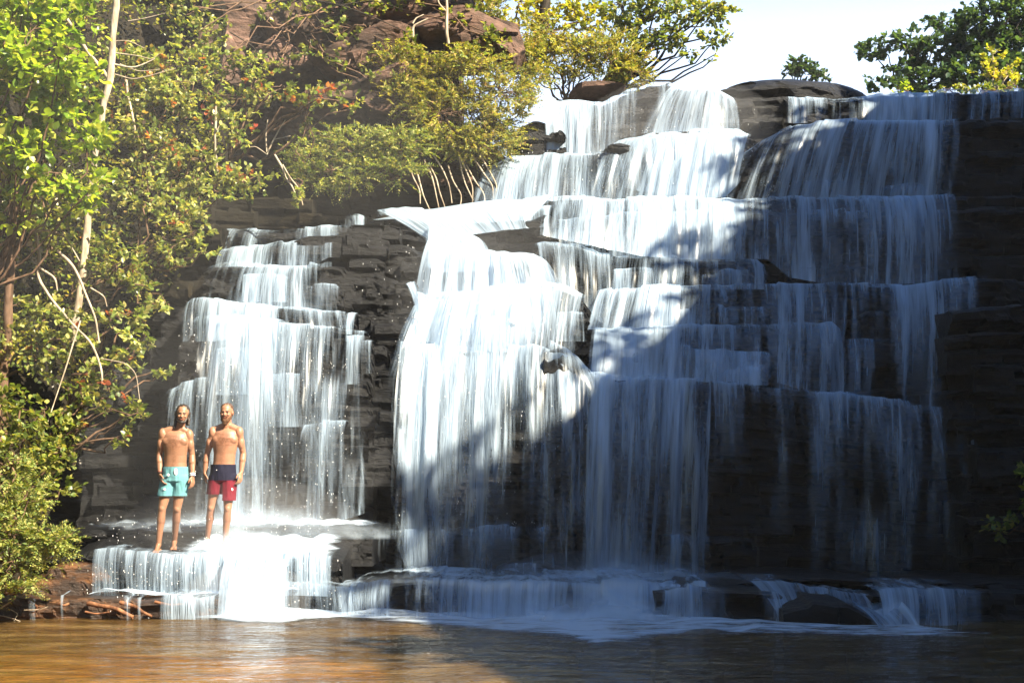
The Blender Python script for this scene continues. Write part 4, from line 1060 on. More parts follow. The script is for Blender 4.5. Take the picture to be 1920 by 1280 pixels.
# B: rosette shrubs down the bank
SH = [
 ('shrub','pale green shrub spilling beside the slender pale trunk below the red cliff', (260,330,21.2), [(300,190,20.8,80,45),(250,130,21,60,50),(360,180,20.8,70,45),(330,110,21.2,70,40)], 'pale', .07, .03),
 ('shrub','red tipped shrub reaching right across the dark rock under the red cliff', (430,300,21.4), [(440,190,21,70,30),(520,175,21,60,26),(600,180,21,56,24),(650,195,21,40,20),(490,150,21,30,20)], 'olive', .07, .16),
 ('shrub','loose shrub with one orange flower head in the middle of the left bank', (300,430,20.9), [(300,280,20.6,70,50),(360,310,20.5,70,40),(420,240,20.8,60,45),(250,230,20.8,60,40),(400,350,20.4,70,36),(460,340,20.6,60,30)], 'pale', .07, .06),
 ('shrub','shrub with drooping olive leaf clusters just above the left cascade', (240,520,20.3), [(330,400,20,60,36),(270,360,20.2,70,40),(360,430,19.9,40,40),(340,470,19.8,50,30),(390,470,19.8,20,14),(300,570,19.7,25,14)], 'pale', .075, .02),
 ('shrub','rounded shrub hanging over the dark recess left of the cascade', (130,600,19.8), [(230,500,19.4,60,36),(170,460,19.6,60,36),(110,440,19.7,60,40),(260,530,19.3,30,22),(60,380,19.8,60,40)], 'olive', .075, .02),
 ('shrub','shrub with pale rosette clusters at the left edge above the roots', (-10,700,19.3), [(40,590,19,55,30),(110,600,18.9,60,36),(90,650,18.9,70,30),(10,640,19,40,30),(150,640,18.9,30,26)], 'pale', .08, .03),
 ('shrub','shrub reaching out over the falls side with orange tinged tips', (130,760,19.2), [(230,590,19,50,30),(250,630,18.9,40,28),(210,690,18.8,60,28),(300,700,18.8,34,14),(250,660,18.9,50,24)], 'pale', .078, .07),
 ('shrub','low shrub whose leafy ends hang above the two bathers', (90,850,18.9), [(200,760,18.6,60,28),(250,775,18.5,34,18),(230,820,18.5,24,22),(160,730,18.7,50,28),(120,790,18.5,50,30)], 'olive', .078, .04),
 ('shrub','dark leafed shrub at the lower left edge with upright stems', (20,960,18), [(60,780,18,50,40),(30,850,17.8,60,40),(100,850,17.9,50,36),(110,910,17.8,44,22),(0,740,18.2,40,40)], 'olive', .08, .0),
]
for i, (nm, lb, b_, bl, pal, sz, red_) in enumerate(SH):
    plant(nm, lb, 'shrub', P(*b_), bl, pal=pal, size=sz, dens=1.35, seed=20 + i, red=red_, indiv=70, group=GS, stem=.022)
# C: feathery bushes
plant('feathery_bush', 'large feathery yellow green bush overhanging left of the upper chute', 'bush', P(900,300,23.4),
      [(860,150,22.8,110,60),(780,120,23.0,70,36),(940,200,22.8,70,70),(840,230,22.6,90,50),(900,270,22.6,80,36),(760,180,22.9,60,40)], kind='spray', pal='feather', size=.055, dens=1.3, seed=40, stem=.02)
plant('feathery_bush', 'dark feathery bush hanging over the shadowed recess above the left cascade', 'bush', P(700,330,22.6),
      [(650,270,22,80,36),(740,270,22,70,30),(620,330,21.8,90,26),(720,320,22,80,24),(560,300,22,40,26)], kind='spray', pal='olive', size=.055, dens=1.3, seed=41, stem=.02)
plant('feathery_bush', 'feathery bush at the brow behind the flat reddish slab', 'bush', P(1060,190,25.6),
      [(1060,110,25.2,80,40),(1130,100,25.4,80,44),(1180,140,25.4,40,26),(1010,80,25.2,60,50),(1000,150,25,40,30)], kind='spray', pal='feather', size=.06, dens=1.2, seed=42, stem=.02)
plant('feathery_bush', 'feathery bush growing from the ledges at the lower left corner by the pool', 'bush', P(10,1110,16.3),
      [(50,925,16.4,60,26),(20,880,16.5,50,30),(60,1010,16.0,90,36),(20,1060,15.9,60,36),(110,1010,16.0,40,20),(30,1100,15.8,40,16),(20,970,16.2,60,36)], kind='spray', pal='olive', size=.05, dens=1.5, seed=43, stem=.015)
# hilltop trees
plant('hilltop_tree', 'yellow green sunlit tree on the brow above the red cliff', 'tree', P(960,120,26.4),
      [(960,20,26,80,40),(1050,30,26.4,60,40),(900,20,25.6,60,36),(1100,40,26.6,60,36)], pal='yellow', size=.085, dens=1.2, seed=44, stem=.05)
plant('overhanging_tree', 'tree with wide branches of dark round leaves reaching right over the white sky', 'tree', P(1130,180,27),
      [(1170,10,26.6,70,36),(1240,10,26.4,60,30),(1300,20,26.2,60,30),(1350,30,26,36,22),(1330,70,26,40,16),(1250,70,26.2,50,26),(1200,60,26.4,50,30),(1290,100,26,20,14),(1335,105,26,8,10),(1180,110,26.5,40,20)], pal='olive', size=.085, dens=2.0, seed=45, bark='dark_bark', stem=.04, per=8)
plant('cliff_shade_tree', 'unseen tree added above the red cliff to cast shade on it', 'tree', P(760,-60,24.8),
      [(850,-300,22.4,120,70),(1000,-320,22.4,110,80),(1120,-300,22.4,70,60),(930,-430,22.1,130,90),(1080,-440,22.0,110,80),(760,-240,22.8,90,50)], pal='olive', size=.15, dens=1.1, seed=57, stem=.07)  # added out of view, crown set towards the sun to shade the cliff
plant('shrub', 'leafy sprigs hanging over the top of the red cliff', 'shrub', P(700,-20,23.8),
      [(640,14,23.3,70,22),(740,10,23.3,60,20),(560,5,23.4,50,26),(860,30,23.3,50,26),(350,40,21.6,60,50),(420,110,21.8,40,30),(660,120,23.0,40,16),(920,70,23,40,24)], pal='olive', size=.08, dens=.8, seed=58, stem=.015)
plant('shrub', 'scrubby pale shrub climbing the left side of the red cliff', 'shrub', P(400,190,22.4),
      [(400,60,22.2,50,40),(460,120,22.0,40,26),(380,120,21.8,50,36),(480,170,22,30,16)], pal='pale', size=.07, dens=.8, seed=59, stem=.015)
plant('shrub', 'olive shrub matting the shadowed face of the red cliff at the top', 'shrub', P(560,60,23.6),
      [(520,40,23.0,60,40),(590,90,22.9,50,30),(660,60,22.9,60,26),(700,150,22.8,50,20),(540,120,22.8,50,24),(740,70,22.9,40,24)], pal='olive', size=.075, dens=.3, seed=63, stem=.014)
plant('shrub', 'dry yellowish shrub on the brow between the tan boulders and the sky', 'shrub', P(900,60,24.6),
      [(880,20,24.3,70,26),(960,60,24.3,50,30),(1000,110,24.4,40,30),(820,-5,24,60,20)], kind='spray', pal='feather', size=.06, dens=1.0, seed=64, stem=.014)
trunk_thing('dead_branch', 'bare grey twigs crossing the shaded top of the red cliff', 'branch',
    [([(500,10,22.9),(560,-5,22.9),(640,10,22.9),(720,40,22.9),(760,60,22.9)], .014, .006), ([(560,-5,22.9),(600,40,22.9),(620,80,22.9)], .010, .004), ([(640,10,22.9),(700,0,22.9),(760,20,22.9)], .010, .004), ([(430,60,22.7),(480,90,22.7),(500,140,22.7)], .010, .004)], 'dark_bark')
trunk_thing('tree', 'straight dark trunk standing on the brow above the feathery bush', 'tree trunk', [([(1016,110,26),(1020,40,26),(1022,-120,26)], .11, .09), ([(1018,10,26),(1000,-60,26),(985,-120,26)], .04, .03)], 'dark_bark')
trunk_thing('tree', 'thin pale trunk crossing the foliage of the bright broadleaf tree', 'tree trunk',
    [([(140,640,19.5),(148,560,19.4),(158,470,19.4),(163,420,19.4),(172,330,19.3),(190,230,19.2),(206,150,19.2),(212,60,19.2),(222,-60,19.2),(226,-200,19.2)], .058, .045), ([(206,150,19.2),(160,90,19.1),(120,30,19.1),(95,-40,19)], .03, .015), ([(208,120,19.2),(250,128,19.2),(290,110,19.3)], .015, .006)], 'pale_bark')
trunk_thing('tree', 'stout reddish trunk at the left edge under the broadleaf tree', 'tree trunk', [([(0,860,18.9),(8,700,18.8),(14,600,18.7),(20,470,18.6),(26,400,18.6),(20,330,18.7),(10,240,18.8)], .07, .05), ([(30,400,18.6),(60,340,18.6),(90,290,18.7)], .04, .02)], 'brown_bark')
trunk_thing('vine', 'tangle of pale twisting roots winding down the bank on the left', 'roots',
    [([(62,430,18.9),(75,470,18.85),(70,520,18.8),(96,560,18.75),(130,600,18.7),(170,640,18.7),(190,690,18.6),(192,720,18.6)], 0.024, 0.012),
     ([(70,500,18.8),(104,520,18.7),(108,545,18.7)], 0.018, 0.009), ([(110,470,18.9),(140,500,18.8),(165,560,18.75),(180,600,18.7),(186,640,18.7)], 0.021, 0.012),
     ([(170,540,18.8),(195,555,18.7),(200,575,18.7)], 0.012, 0.006), ([(55,440,18.9),(80,430,18.9),(120,440,18.9),(150,490,18.8)], 0.021, 0.009),
     ([(190,672,18.6),(235,680,18.5),(255,700,18.5),(262,750,18.5)], 0.008, 0.004), ([(150,600,18.7),(120,700,18.6),(90,790,18.4)], 0.012, 0.006)], 'pale_bark')
trunk_thing('sapling', 'bent bare sapling leaning against the red cliff beside the big feathery bush', 'sapling', [([(775,85,23),(774,50,23),(790,40,23),(802,34,23)], .025, .012), ([(774,45,23),(780,35,23),(795,28,23)], .015, .01)], 'pale_bark')
trunk_thing('sapling', 'thin upright grey sapling in front of the red boulders above the feathery bush', 'sapling', [([(842,85,23),(838,60,23),(838,20,23),(836,-20,23)], .03, .02), ([(838,24,23),(822,8,23),(818,-10,23)], .02, .01)], 'pale_bark')
trunk_thing('sapling', 'slender curved stem hanging under the loose shrub in mid bank', 'sapling', [([(236,150,20.7),(240,180,20.6),(248,215,20.5),(254,245,20.5),(252,275,20.5)], .02, .015)], 'pale_bark')
trunk_thing('sapling', 'short straight stem in front of the dark hollow left of the cascade top', 'sapling', [([(408,330,20.8),(402,260,20.6),(404,235,20.6),(404,200,20.6)], .022, .016), ([(404,250,20.6),(412,235,20.6)], .008, .005)], 'pale_bark')
trunk_thing('dead_branch', 'forked bare twigs standing in the dark hollow above the cascade', 'branch', [([(500,290,21.2),(512,265,21.2),(525,240,21.2),(535,225,21.2)], .014, .006), ([(500,285,21.2),(498,250,21.2),(502,225,21.2)], .012, .006), ([(512,262,21.2),(545,255,21.2)], .006, .004), ([(500,290,21.2),(480,275,21.2),(468,276,21.2)], .008, .005)], 'pale_bark')
trunk_thing('dead_branch', 'twisted bare branch dangling over the cave mouth with a few leaves', 'branch', [([(515,290,20.9),(530,315,20.9),(535,335,20.9),(548,350,20.8),(556,375,20.8)], .018, .01), ([(530,310,20.9),(545,335,20.8),(560,352,20.8),(568,385,20.8)], .012, .008)], 'pale_bark')
plant('shrub', 'tuft of leaves at the tip of the branch dangling over the cave mouth', 'shrub', P(550,340,20.85), [(558,365,20.8,12,26)], pal='pale', size=.06, seed=61, group=GS, stem=.008, dens=1.6)
plant('shrub', 'yellow green leaf spray hanging alone against the shadow right of the cascade shrub', 'shrub', P(575,160,21.2), [(575,255,21.2,14,40),(572,300,21.2,10,20)], pal='olive', size=.06, seed=62, group=GS, stem=.008)
r_ = random.Random(3)
pol = []
for i in range(11):
    x = 785 + i * 14 + r_.uniform(-6, 6); y0 = 300 + r_.uniform(-12, 12)
    pol.append(([(x - r_.uniform(10, 30), y0, 22.5), (x - 8, y0 + 30, 22.45), (x + r_.uniform(-4, 12), y0 + 55, 22.4), (x + r_.uniform(-6, 14), y0 + 80 + r_.uniform(0, 14), 22.4)], .014, .008))
trunk_thing('hanging_roots', 'bundle of whitish hanging roots reaching the white stream below the feathery bush', 'roots', pol, 'pale_bark')
trunk_thing('dead_branch', 'fan of thin grey dead twigs in the shrubs right of the slender pale trunk', 'branch',
    [([(215,140,20.4),(250,150,20.4),(290,140,20.4),(330,128,20.4)], .010, .004), ([(225,120,20.4),(260,135,20.4),(300,130,20.4)], .008, .004), ([(215,100,20.4),(260,105,20.4),(285,112,20.4),(300,100,20.4)], .008, .004), ([(240,40,20.4),(270,35,20.4),(310,25,20.4)], .008, .004), ([(215,78,20.4),(240,76,20.4),(270,90,20.4)], .008, .004)], 'pale_bark')
trunk_thing('dead_branch', 'dry pale twigs lying over the orange ledge at the water edge', 'branch',
    [([(-20,1150,16.3),(10,1155,16.2),(40,1165,16.1)], .010, .004), ([(0,1140,16.3),(20,1128,16.3),(30,1120,16.3)], .010, .006), ([(25,1165,16.2),(35,1150,16.3),(20,1142,16.35)], .007, .004), ([(45,1143,16.3),(75,1142,16.3),(90,1136,16.3)], .006, .003)], 'pale_bark')
trunk_thing('tree_root', 'knotted orange brown root creeping over the low ledge below the bathers', 'roots',
    [([(165,1130,16.45),(190,1136,16.38),(215,1140,16.36),(235,1150,16.36),(250,1158,16.36)], .03, .02), ([(225,1128,16.4),(255,1136,16.36),(268,1148,16.34),(285,1156,16.34)], .025, .015), ([(55,1128,16.42),(70,1136,16.38),(62,1150,16.36)], .02, .012), ([(110,1130,16.4),(120,1134,16.38),(130,1130,16.4)], .02, .015), ([(160,1146,16.4),(180,1150,16.37),(205,1146,16.37)], .014, .01), ([(290,1128,16.4),(320,1134,16.38),(345,1132,16.38)], .02, .01)], 'root')
# distant trees on the right skyline
GT = 'trees on the skyline at the upper right'
plant('skyline_tree', 'dark layered tree spreading its flat branches left over the sky', 'tree', P(1720,180,34),
      [(1640,95,34,44,14),(1700,75,34,60,20),(1760,110,34,60,40),(1700,130,34,40,20),(1665,160,33,50,14),(1780,50,34.5,60,26),(1740,150,33,60,24)], pal='dark', size=.13, dens=2.0, seed=50, bark='dark_bark', stem=.03, group=GT)
plant('skyline_tree', 'tallest dense dark tree in the upper right corner', 'tree', P(1860,180,33),
      [(1850,40,33,60,40),(1900,30,33,60,50),(1870,90,33,70,40),(1820,130,32.5,60,36),(1900,130,32.5,60,36),(1940,80,33,60,70),(1810,80,33.5,50,30)], pal='dark', size=.13, dens=2.2, seed=51, bark='dark_bark', stem=.04, group=GT)
plant('skyline_shrub', 'yellow leafed bush lit in front of the dark trees at the upper right', 'bush', P(1870,180,31),
      [(1860,105,31,20,24),(1850,130,31,26,20),(1885,150,31,26,14),(1900,130,31,16,16)], pal='yellow', size=.10, dens=1.0, seed=52, stem=.02, bark='pale_bark')
plant('skyline_shrub', 'small yellow green bush on the lip left of the dark trees', 'bush', P(1700,185,30),
      [(1700,162,30,14,12),(1685,170,30,18,8)], pal='bright', size=.09, dens=1.2, seed=53, stem=.012)
plant('skyline_shrub', 'row of low bushes along the lip under the tallest dark tree', 'bush', P(1830,185,29),
      [(1780,170,29,50,9),(1850,168,29,50,10),(1910,165,29,40,12)], pal='olive', size=.08, dens=1.2, seed=54, stem=.01)
plant('small_tree', 'small round tree standing alone behind the domed boulder', 'tree', P(1505,175,38),
      [(1500,124,38,32,14),(1530,142,38,28,12),(1485,132,38,22,10)], pal='dark', size=.12, dens=3, seed=55, bark='dark_bark', stem=.03)
plant('shrub', 'barely lit leafy shrub in the deep shade at the right edge', 'shrub', P(1960,1010,18.6),
      [(1915,950,18.4,30,44),(1870,985,18.6,22,30),(1940,900,18.5,30,50)], pal='olive', size=.09, dens=.9, seed=56, stem=.015)
# trees on the valley wall outside the frame, whose crowns shade the right of the falls
VT = [(12.0, 4, .8), (12.2, 7, .9), (12.0, 9.5, 1.0), (12.2, 12, .9), (12.1, 14.5, .9), (12.1, 17, 1.0), (12.2, 20, 1.1)]
WORD = ['first', 'second', 'third', 'fourth', 'fifth', 'sixth', 'seventh']
for i, (X_, Y_, r_c) in enumerate(VT):
    z0 = float(ridge_profile(Y_)) - .3
    s = F / Y_
    bl = []
    for dx, dz, k in ((0, .25, 1), (.3, .45, .8), (-.3, .5, .6)):
        bl.append((960 + (X_ + dx) / Y_ * F, HOR - (z0 + dz - EYE) / Y_ * F, Y_, r_c * k * s, r_c * k * .6 * s, r_c * 1.4 * k))
    plant('valley_tree', 'low leafy tree on the valley wall, %s one going towards the falls' % WORD[i], 'tree', (X_, Y_, z0 - .3), bl, pal='dark', size=.2, dens=.7, seed=70 + i, bark='dark_bark', stem=.06, group='trees on the valley wall')
# ------------------------------------------------------------------ people
def m_capsule(p0, p1, r0, r1, flat=(1, 1), seg=14):
    """rounded tapered limb, closed; flat scales the cross section in (x-ish, y-ish)"""
    p0 = np.array(p0, float); p1 = np.array(p1, float)
    d = p1 - p0; L = np.linalg.norm(d) + 1e-9; d /= L
    ref = np.array([0, 1.0, 0]) if abs(d[1]) < .9 else np.array([0, 0, 1.0])
    a = np.cross(ref, d); a /= np.linalg.norm(a); b = np.cross(d, a)
    rows = []
    for k in range(1, 6):
        th = k / 5 * math.pi / 2
        rows.append((-r0 * math.cos(th), r0 * math.sin(th)))
    for k in range(1, 5):
        t = k / 5; rows.append((L * t, r0 + (r1 - r0) * t))
    for k in range(0, 5):
        th = k / 5 * math.pi / 2
        rows.append((L + r1 * math.sin(th), r1 * math.cos(th)))
    ang = np.arange(seg) * 2 * math.pi / seg
    V = [p0 - d * r0]
    for (h, r) in rows:
        for t in ang: V.append(p0 + d * h + a * math.cos(t) * r * flat[0] + b * math.sin(t) * r * flat[1])
    V.append(p1 + d * r1)
    Fq = []; n = len(rows)
    tri = []
    for i in range(n - 1):
        for k in range(seg):
            k2 = (k + 1) % seg
            Fq.append((1 + i * seg + k, 1 + i * seg + k2, 1 + (i + 1) * seg + k2, 1 + (i + 1) * seg + k))
    for k in range(seg):
        k2 = (k + 1) % seg
        tri.append((0, 1 + k2, 1 + k)); tri.append((1 + n * seg, 1 + (n - 1) * seg + k, 1 + (n - 1) * seg + k2))
    return np.array(V), np.array(Fq), np.array(tri)

def m_ell(c, r, rot=None):
    V, q, t = m_capsule((0, 0, -1e-4), (0, 0, 1e-4), 1, 1, seg=28)
    V = V * np.array(r)
    if rot is not None: V = V @ np.array(rot).T
    return V + np.array(c, float), q, t

def fuse(name, prims, voxel, smooth_it=4, disp=None):
    vs = []; qs = []; ts = []; k = 0
    for V, q, t in prims:
        vs.append(V); qs.append(q + k); ts.append(t + k); k += len(V)
    me = raw_mesh(name + '_src', np.concatenate(vs), [np.concatenate(qs), np.concatenate(ts)], smooth=True)
    o = bpy.data.objects.new(name + '_src', me); COL.objects.link(o)
    md = o.modifiers.new('r', 'REMESH'); md.mode = 'VOXEL'; md.voxel_size = voxel; md.use_smooth_shade = True
    ms = o.modifiers.new('s', 'SMOOTH'); ms.iterations = smooth_it; ms.factor = .5
    dg = bpy.context.evaluated_depsgraph_get(); dg.update()
    res = bpy.data.meshes.new_from_object(o.evaluated_get(dg))
    res.name = name
    bpy.data.objects.remove(o); bpy.data.meshes.remove(me)
    if disp:
        co = np.zeros(len(res.vertices) * 3, dtype=np.float32); res.vertices.foreach_get('co', co); co = co.reshape(-1, 3)
        co = disp(co.astype(float)); res.vertices.foreach_set('co', co.astype(np.float32).ravel()); res.update()
    return res

def yrot(a):
    c, s = math.cos(a), math.sin(a); return [[c, 0, s], [0, 1, 0], [-s, 0, c]]
def zrot(a):
    c, s = math.cos(a), math.sin(a); return [[c, -s, 0], [s, c, 0], [0, 0, 1]]

def rotm(yaw, tilt):
    return np.array(yrot(tilt)) @ np.array(zrot(yaw))

def hand(wrist, d, thumb_side, inward):
    """relaxed slightly curled hand hanging along d; thumb towards thumb_side"""
    d = np.array(d, float); d /= np.linalg.norm(d)
    th = np.array(thumb_side, float); th -= th.dot(d) * d; th /= np.linalg.norm(th)
    nrm = np.array(inward, float); nrm -= nrm.dot(d) * d; nrm -= nrm.dot(th) * th; nrm /= np.linalg.norm(nrm)
    w = np.array(wrist, float); pr = []
    pc = w + d * .05
    # palm from four metacarpals
    for k in range(4):
        o = th * (.030 - .020 * k)
        pr.append(m_capsule(w + o * .6 + d * .01, w + o + d * .088, .014, .0125))
        L1, L2, L3 = [(.040, .026, .020), (.044, .029, .021), (.041, .027, .020), (.032, .020, .017)][k]
        a = w + o + d * .092
        c1 = .25 + .06 * k
        d1 = d * math.cos(c1) + nrm * math.sin(c1); b = a + d1 * L1
        c2 = c1 + .5; d2 = d * math.cos(c2) + nrm * math.sin(c2); c = b + d2 * L2
        c3 = c2 + .35; d3 = d * math.cos(c3) + nrm * math.sin(c3); e = c + d3 * L3
        pr += [m_capsule(a, b, .0098, .009), m_capsule(b, c, .009, .008), m_capsule(c, e, .008, .007)]
    t0 = w + th * .022 + d * .025; t1 = t0 + (th * .75 + d * .65 + nrm * .2) * .038; t2 = t1 + (th * .25 + d * .95 + nrm * .3) * .030; t3 = t2 + (d + nrm * .3) * .022
    pr += [m_capsule(t0, t1, .015, .0115), m_capsule(t1, t2, .011, .0095), m_capsule(t2, t3, .0095, .008)]
    return pr

def skin_cols(me, g, tone):
    n = len(me.vertices); co = np.zeros(n * 3, dtype=np.float32); me.vertices.foreach_get('co', co); co = co.reshape(-1, 3).astype(float)
    c = np.tile(np.array(tone, float), (n, 1))
    var = fbm(co * 9, 3, 3); c *= (1 + .22 * var)[:, None]
    sh = (g['shL'] + g['shR']) / 2; hip = (g['hipL'] + g['hipR']) / 2; L = sh[2] - hip[2]
    front = np.clip((sh[1] - .02 - co[:, 1]) * 20, 0, 1)
    d = ((co[:, 0] - sh[0]) / .11) ** 2 + ((co[:, 2] - (hip[2] + .80 * L)) / .095) ** 2
    m = np.exp(-d) * front
    d2 = ((co[:, 0] - hip[0]) / .03) ** 2 + ((co[:, 2] - (hip[2] + .38 * L)) / .14) ** 2
    m = m + .6 * np.exp(-d2) * front
    m = m * (.75 + .6 * vnoise(co * 70, 8))
    c = c * (1 - np.clip(m, 0, 1)[:, None] * np.array([.50, .58, .62]))
    kz = (g['knL'][2] + g['knR'][2]) / 2
    leg = np.clip((kz - co[:, 2]) * 6, 0, 1)                    # hairier, browner shins
    c = c * (1 - leg[:, None] * np.array([.15, .2, .22]))
    ca = me.color_attributes.new('Col', 'FLOAT_COLOR', 'POINT')
    q = np.ones((n, 4), dtype=np.float32); q[:, :3] = np.clip(c, 0, 1); ca.data.foreach_set('color', q.ravel())
    return me

def man(label, J, skin, shorts_fn, hair_fn, yaw=0.0, tilt=0.0, extra=None, tone=(.4, .2, .12)):
    root = empty('person', label, 'person')
    g = {k: np.array(v, float) for k, v in J.items()}
    pr = []
    A = m_capsule
    sh = (g['shL'] + g['shR']) / 2; hip = (g['hipL'] + g['hipR']) / 2
    up = np.array([0, 0, 1.0]); nk = g['neck']
    # torso: stacked ellipses from pelvis to chest
    def lerp(a, b, t): return a + (b - a) * t
    ax = [(hip + up * -.02, .150, .105), (hip + up * .06, .148, .105), (lerp(hip, sh, .33), .137, .098), (lerp(hip, sh, .5), .138, .100), (lerp(hip, sh, .7), .158, .112), (lerp(hip, sh, .85), .168, .112), (lerp(hip, sh, .95), .150, .095)]
    for i in range(len(ax) - 1):
        for t in (0, .14, .28, .42, .56, .7, .84):
            c = lerp(ax[i][0], ax[i + 1][0], t); rx = ax[i][1] * (1 - t) + ax[i + 1][1] * t; ry = ax[i][2] * (1 - t) + ax[i + 1][2] * t
            pr.append(m_ell(c, (rx, ry, .06)))
    pr.append(m_ell(ax[-1][0], (.150, .09, .07)))
    cx = lerp(hip, sh, .80)
    for sg, s in ((-1, 'L'), (1, 'R')):
        pr.append(m_ell(cx + np.array([sg * .068, -.052, .005]), (.090, .048, .066)))          # pectorals
        pr.append(A(lerp(nk, sh, .15) + np.array([sg * .03, .015, -.02]), g['sh' + s] + np.array([0, .01, .012]), .048, .048))   # trapezius
        pr.append(m_ell(g['sh' + s] + np.array([sg * .005, 0, -.015]), (.053, .056, .080)))   # deltoid
        e, w = g['el' + s], g['wr' + s]
        up_ = g['sh' + s]
        pr.append(A(up_ + np.array([0, 0, -.02]), e, .052, .037)); pr.append(m_ell(lerp(up_, e, .5) + np.array([0, -.012, 0]), (.048, .05, .085)))
        pr.append(A(e, lerp(e, w, .35), .038, .041)); pr.append(A(lerp(e, w, .3), w, .041, .025, (1, .85)))
        hd = g['ha' + s] - w
        inward = np.array([-sg * .6, .5, 0])
        pr += hand(w, hd, np.array([-sg * .35, -1, 0]) if s == 'R' else np.array([.35, -1, 0]), inward)
        hp, kn, an = g['hip' + s], g['kn' + s], g['an' + s]
        pr.append(A(hp, lerp(hp, kn, .5), .088, .072)); pr.append(A(lerp(hp, kn, .45), kn, .074, .050))
        pr.append(m_ell(kn + np.array([0, -.006, 0]), (.046, .050, .06)))
        pr.append(A(kn, lerp(kn, an, .35), .048, .050)); pr.append(m_ell(lerp(kn, an, .30) + np.array([0, .022, 0]), (.047, .048, .10)))
        pr.append(A(lerp(kn, an, .32), an, .047, .032)); pr.append(m_ell(an, (.037, .04, .04)))
        toe = g['toe' + s]; hl = an + (an - toe) * np.array([.22, .22, 0]); hl[2] = toe[2] + .008
        fd = toe - an; fd[2] = 0; fd /= np.linalg.norm(fd) + 1e-6; pd = np.array([-fd[1], fd[0], 0])
        mid = an + (toe - an) * .55; mid[2] = toe[2] + .016
        pr.append(A(hl + up * .012, mid, .030, .027)); pr.append(A(an, mid + up * .004, .034, .024))
        pr.append(A(mid + pd * .018, toe - fd * .03 + pd * .024 + up * .002, .023, .017)); pr.append(A(mid - pd * .018, toe - fd * .045 - pd * .026 + up * .002, .021, .015))
        for k in range(5):
            o = pd * (.034 - .017 * k) * (1 if s == 'L' else 1)
            st = toe - fd * (.045 + .006 * k) + o
            st[2] = toe[2] + .003
            pr.append(A(st, st + fd * (.042 - .004 * k), .0105 - .0007 * k, .0085 - .0006 * k))
    # neck and head
    hc = g['head']; R = rotm(yaw, tilt)
    pr.append(A(nk + np.array([0, .02, -.06]), hc + R @ np.array([0, .02, -.07]), .060, .054))
    def hp_(x, y, z): return hc + R @ np.array([x, y, z])
    def he(x, y, z, r): pr.append(m_ell(hp_(x, y, z), r, R))
    he(0, .012, .028, (.076, .094, .088)); he(0, -.018, -.030, (.062, .070, .082)); he(0, -.045, -.088, (.034, .035, .026))
    he(0, -.078, .012, (.050, .016, .012))                       # brow ridge
    he(0, -.093, -.022, (.012, .018, .024)); he(0, -.101, -.036, (.016, .014, .011))   # nose
    he(.033, -.070, -.030, (.022, .018, .018)); he(-.033, -.070, -.030, (.022, .018, .018))   # cheeks
    he(0, -.083, -.064, (.024, .010, .007)); he(0, -.081, -.073, (.021, .010, .007))
    for sg in (-1, 1): he(sg * .077, .008, -.010, (.010, .018, .030))
    loc = (g['anL'] + g['anR']) / 2; loc = np.array([loc[0], loc[1], min(g['toeL'][2], g['toeR'][2])])
    root.location = loc
    def place(nm, me, mat, parent=root, **k):
        me.transform(Matrix.Translation(Vector(-loc)))
        return link(nm, me, mat, parent, **k)
    body = place('body', skin_cols(fuse('body', pr, .0045, 9), g, tone), skin)
    eyes = []
    for sg in (-1, 1):
        V, q, t = m_ell(hp_(sg * .030, -.079, -.006), (.0125, .008, .0065), R)
        place('eye', raw_mesh('eye', V, [q, t], True), M['eye'])
    for sg in (-1, 1):
        V, q, t = m_capsule(hp_(sg * .014, -.092, .013), hp_(sg * .046, -.080, .014), .005, .0035)
        place('eyebrow', raw_mesh('eyebrow', V, [q, t], True), M['hair'])
    V, q, t = m_ell(hp_(0, -.092, -.068), (.021, .006, .0045), R)
    place('lips', raw_mesh('lips', V, [q, t], True), M['lip'])
    hair_fn(place, hp_, R, hc)
    shorts_fn(place, g, lerp)
    if extra: extra(place, g, lerp)
    return root

def strands(co, amp=.006, sc=60):
    n = vnoise(co * np.array([sc, sc, sc * .25]), 3)[:, None]
    c = co.mean(0); d = co - c; d /= np.linalg.norm(d, axis=1)[:, None] + 1e-6
    return co + d * n * amp

M['hair'] = simple('dark_hair', (0.02, 0.012, 0.008), .5, .4)
M['beard_brown'] = simple('brown_beard', (0.07, 0.03, 0.012), .7, .2)
M['eye'] = simple('eye', (0.03, 0.02, 0.015), .2, .5)
M['lip'] = simple('lip', (0.35, 0.10, 0.07), .5, .3)
m, nt, out = new_mat('wet_skin')
p = N(nt, 'ShaderNodeBsdfPrincipled'); a = N(nt, 'ShaderNodeAttribute'); a.attribute_name = 'Col'
nt.links.new(a.outputs[0], p.inputs['Base Color'])
n = tex_noise(nt, 60, (1, 1, 1), 4, 'pos'); b = N(nt, 'ShaderNodeBump'); b.inputs['Strength'].default_value = .25; b.inputs['Distance'].default_value = .01
nt.links.new(n.outputs[0], b.inputs['Height']); nt.links.new(b.outputs[0], p.inputs['Normal'])
p.inputs['Roughness'].default_value = .46; p.inputs['Specular IOR Level'].default_value = .45
p.inputs['Subsurface Weight'].default_value = .2; p.inputs['Subsurface Radius'].default_value = (.02, .008, .004); p.inputs['Subsurface Scale'].default_value = .5
nt.links.new(p.outputs[0], out.inputs[0])
M['skin_a'] = M['skin_b'] = m
M['hair_brown'] = simple('wet_brown_hair', (0.07, 0.035, 0.02), .4, .4)
M['aqua'] = simple('aqua_cloth', (0.10, 0.25, 0.28), .8, .15, .3)
M['navy'] = simple('navy_cloth', (0.008, 0.008, 0.022), .8, .15, .3)
M['maroon'] = simple('maroon_cloth', (0.12, 0.006, 0.016), .8, .15, .3)
M['white_cloth'] = simple('white_print', (0.75, 0.75, 0.75), .8, .15)
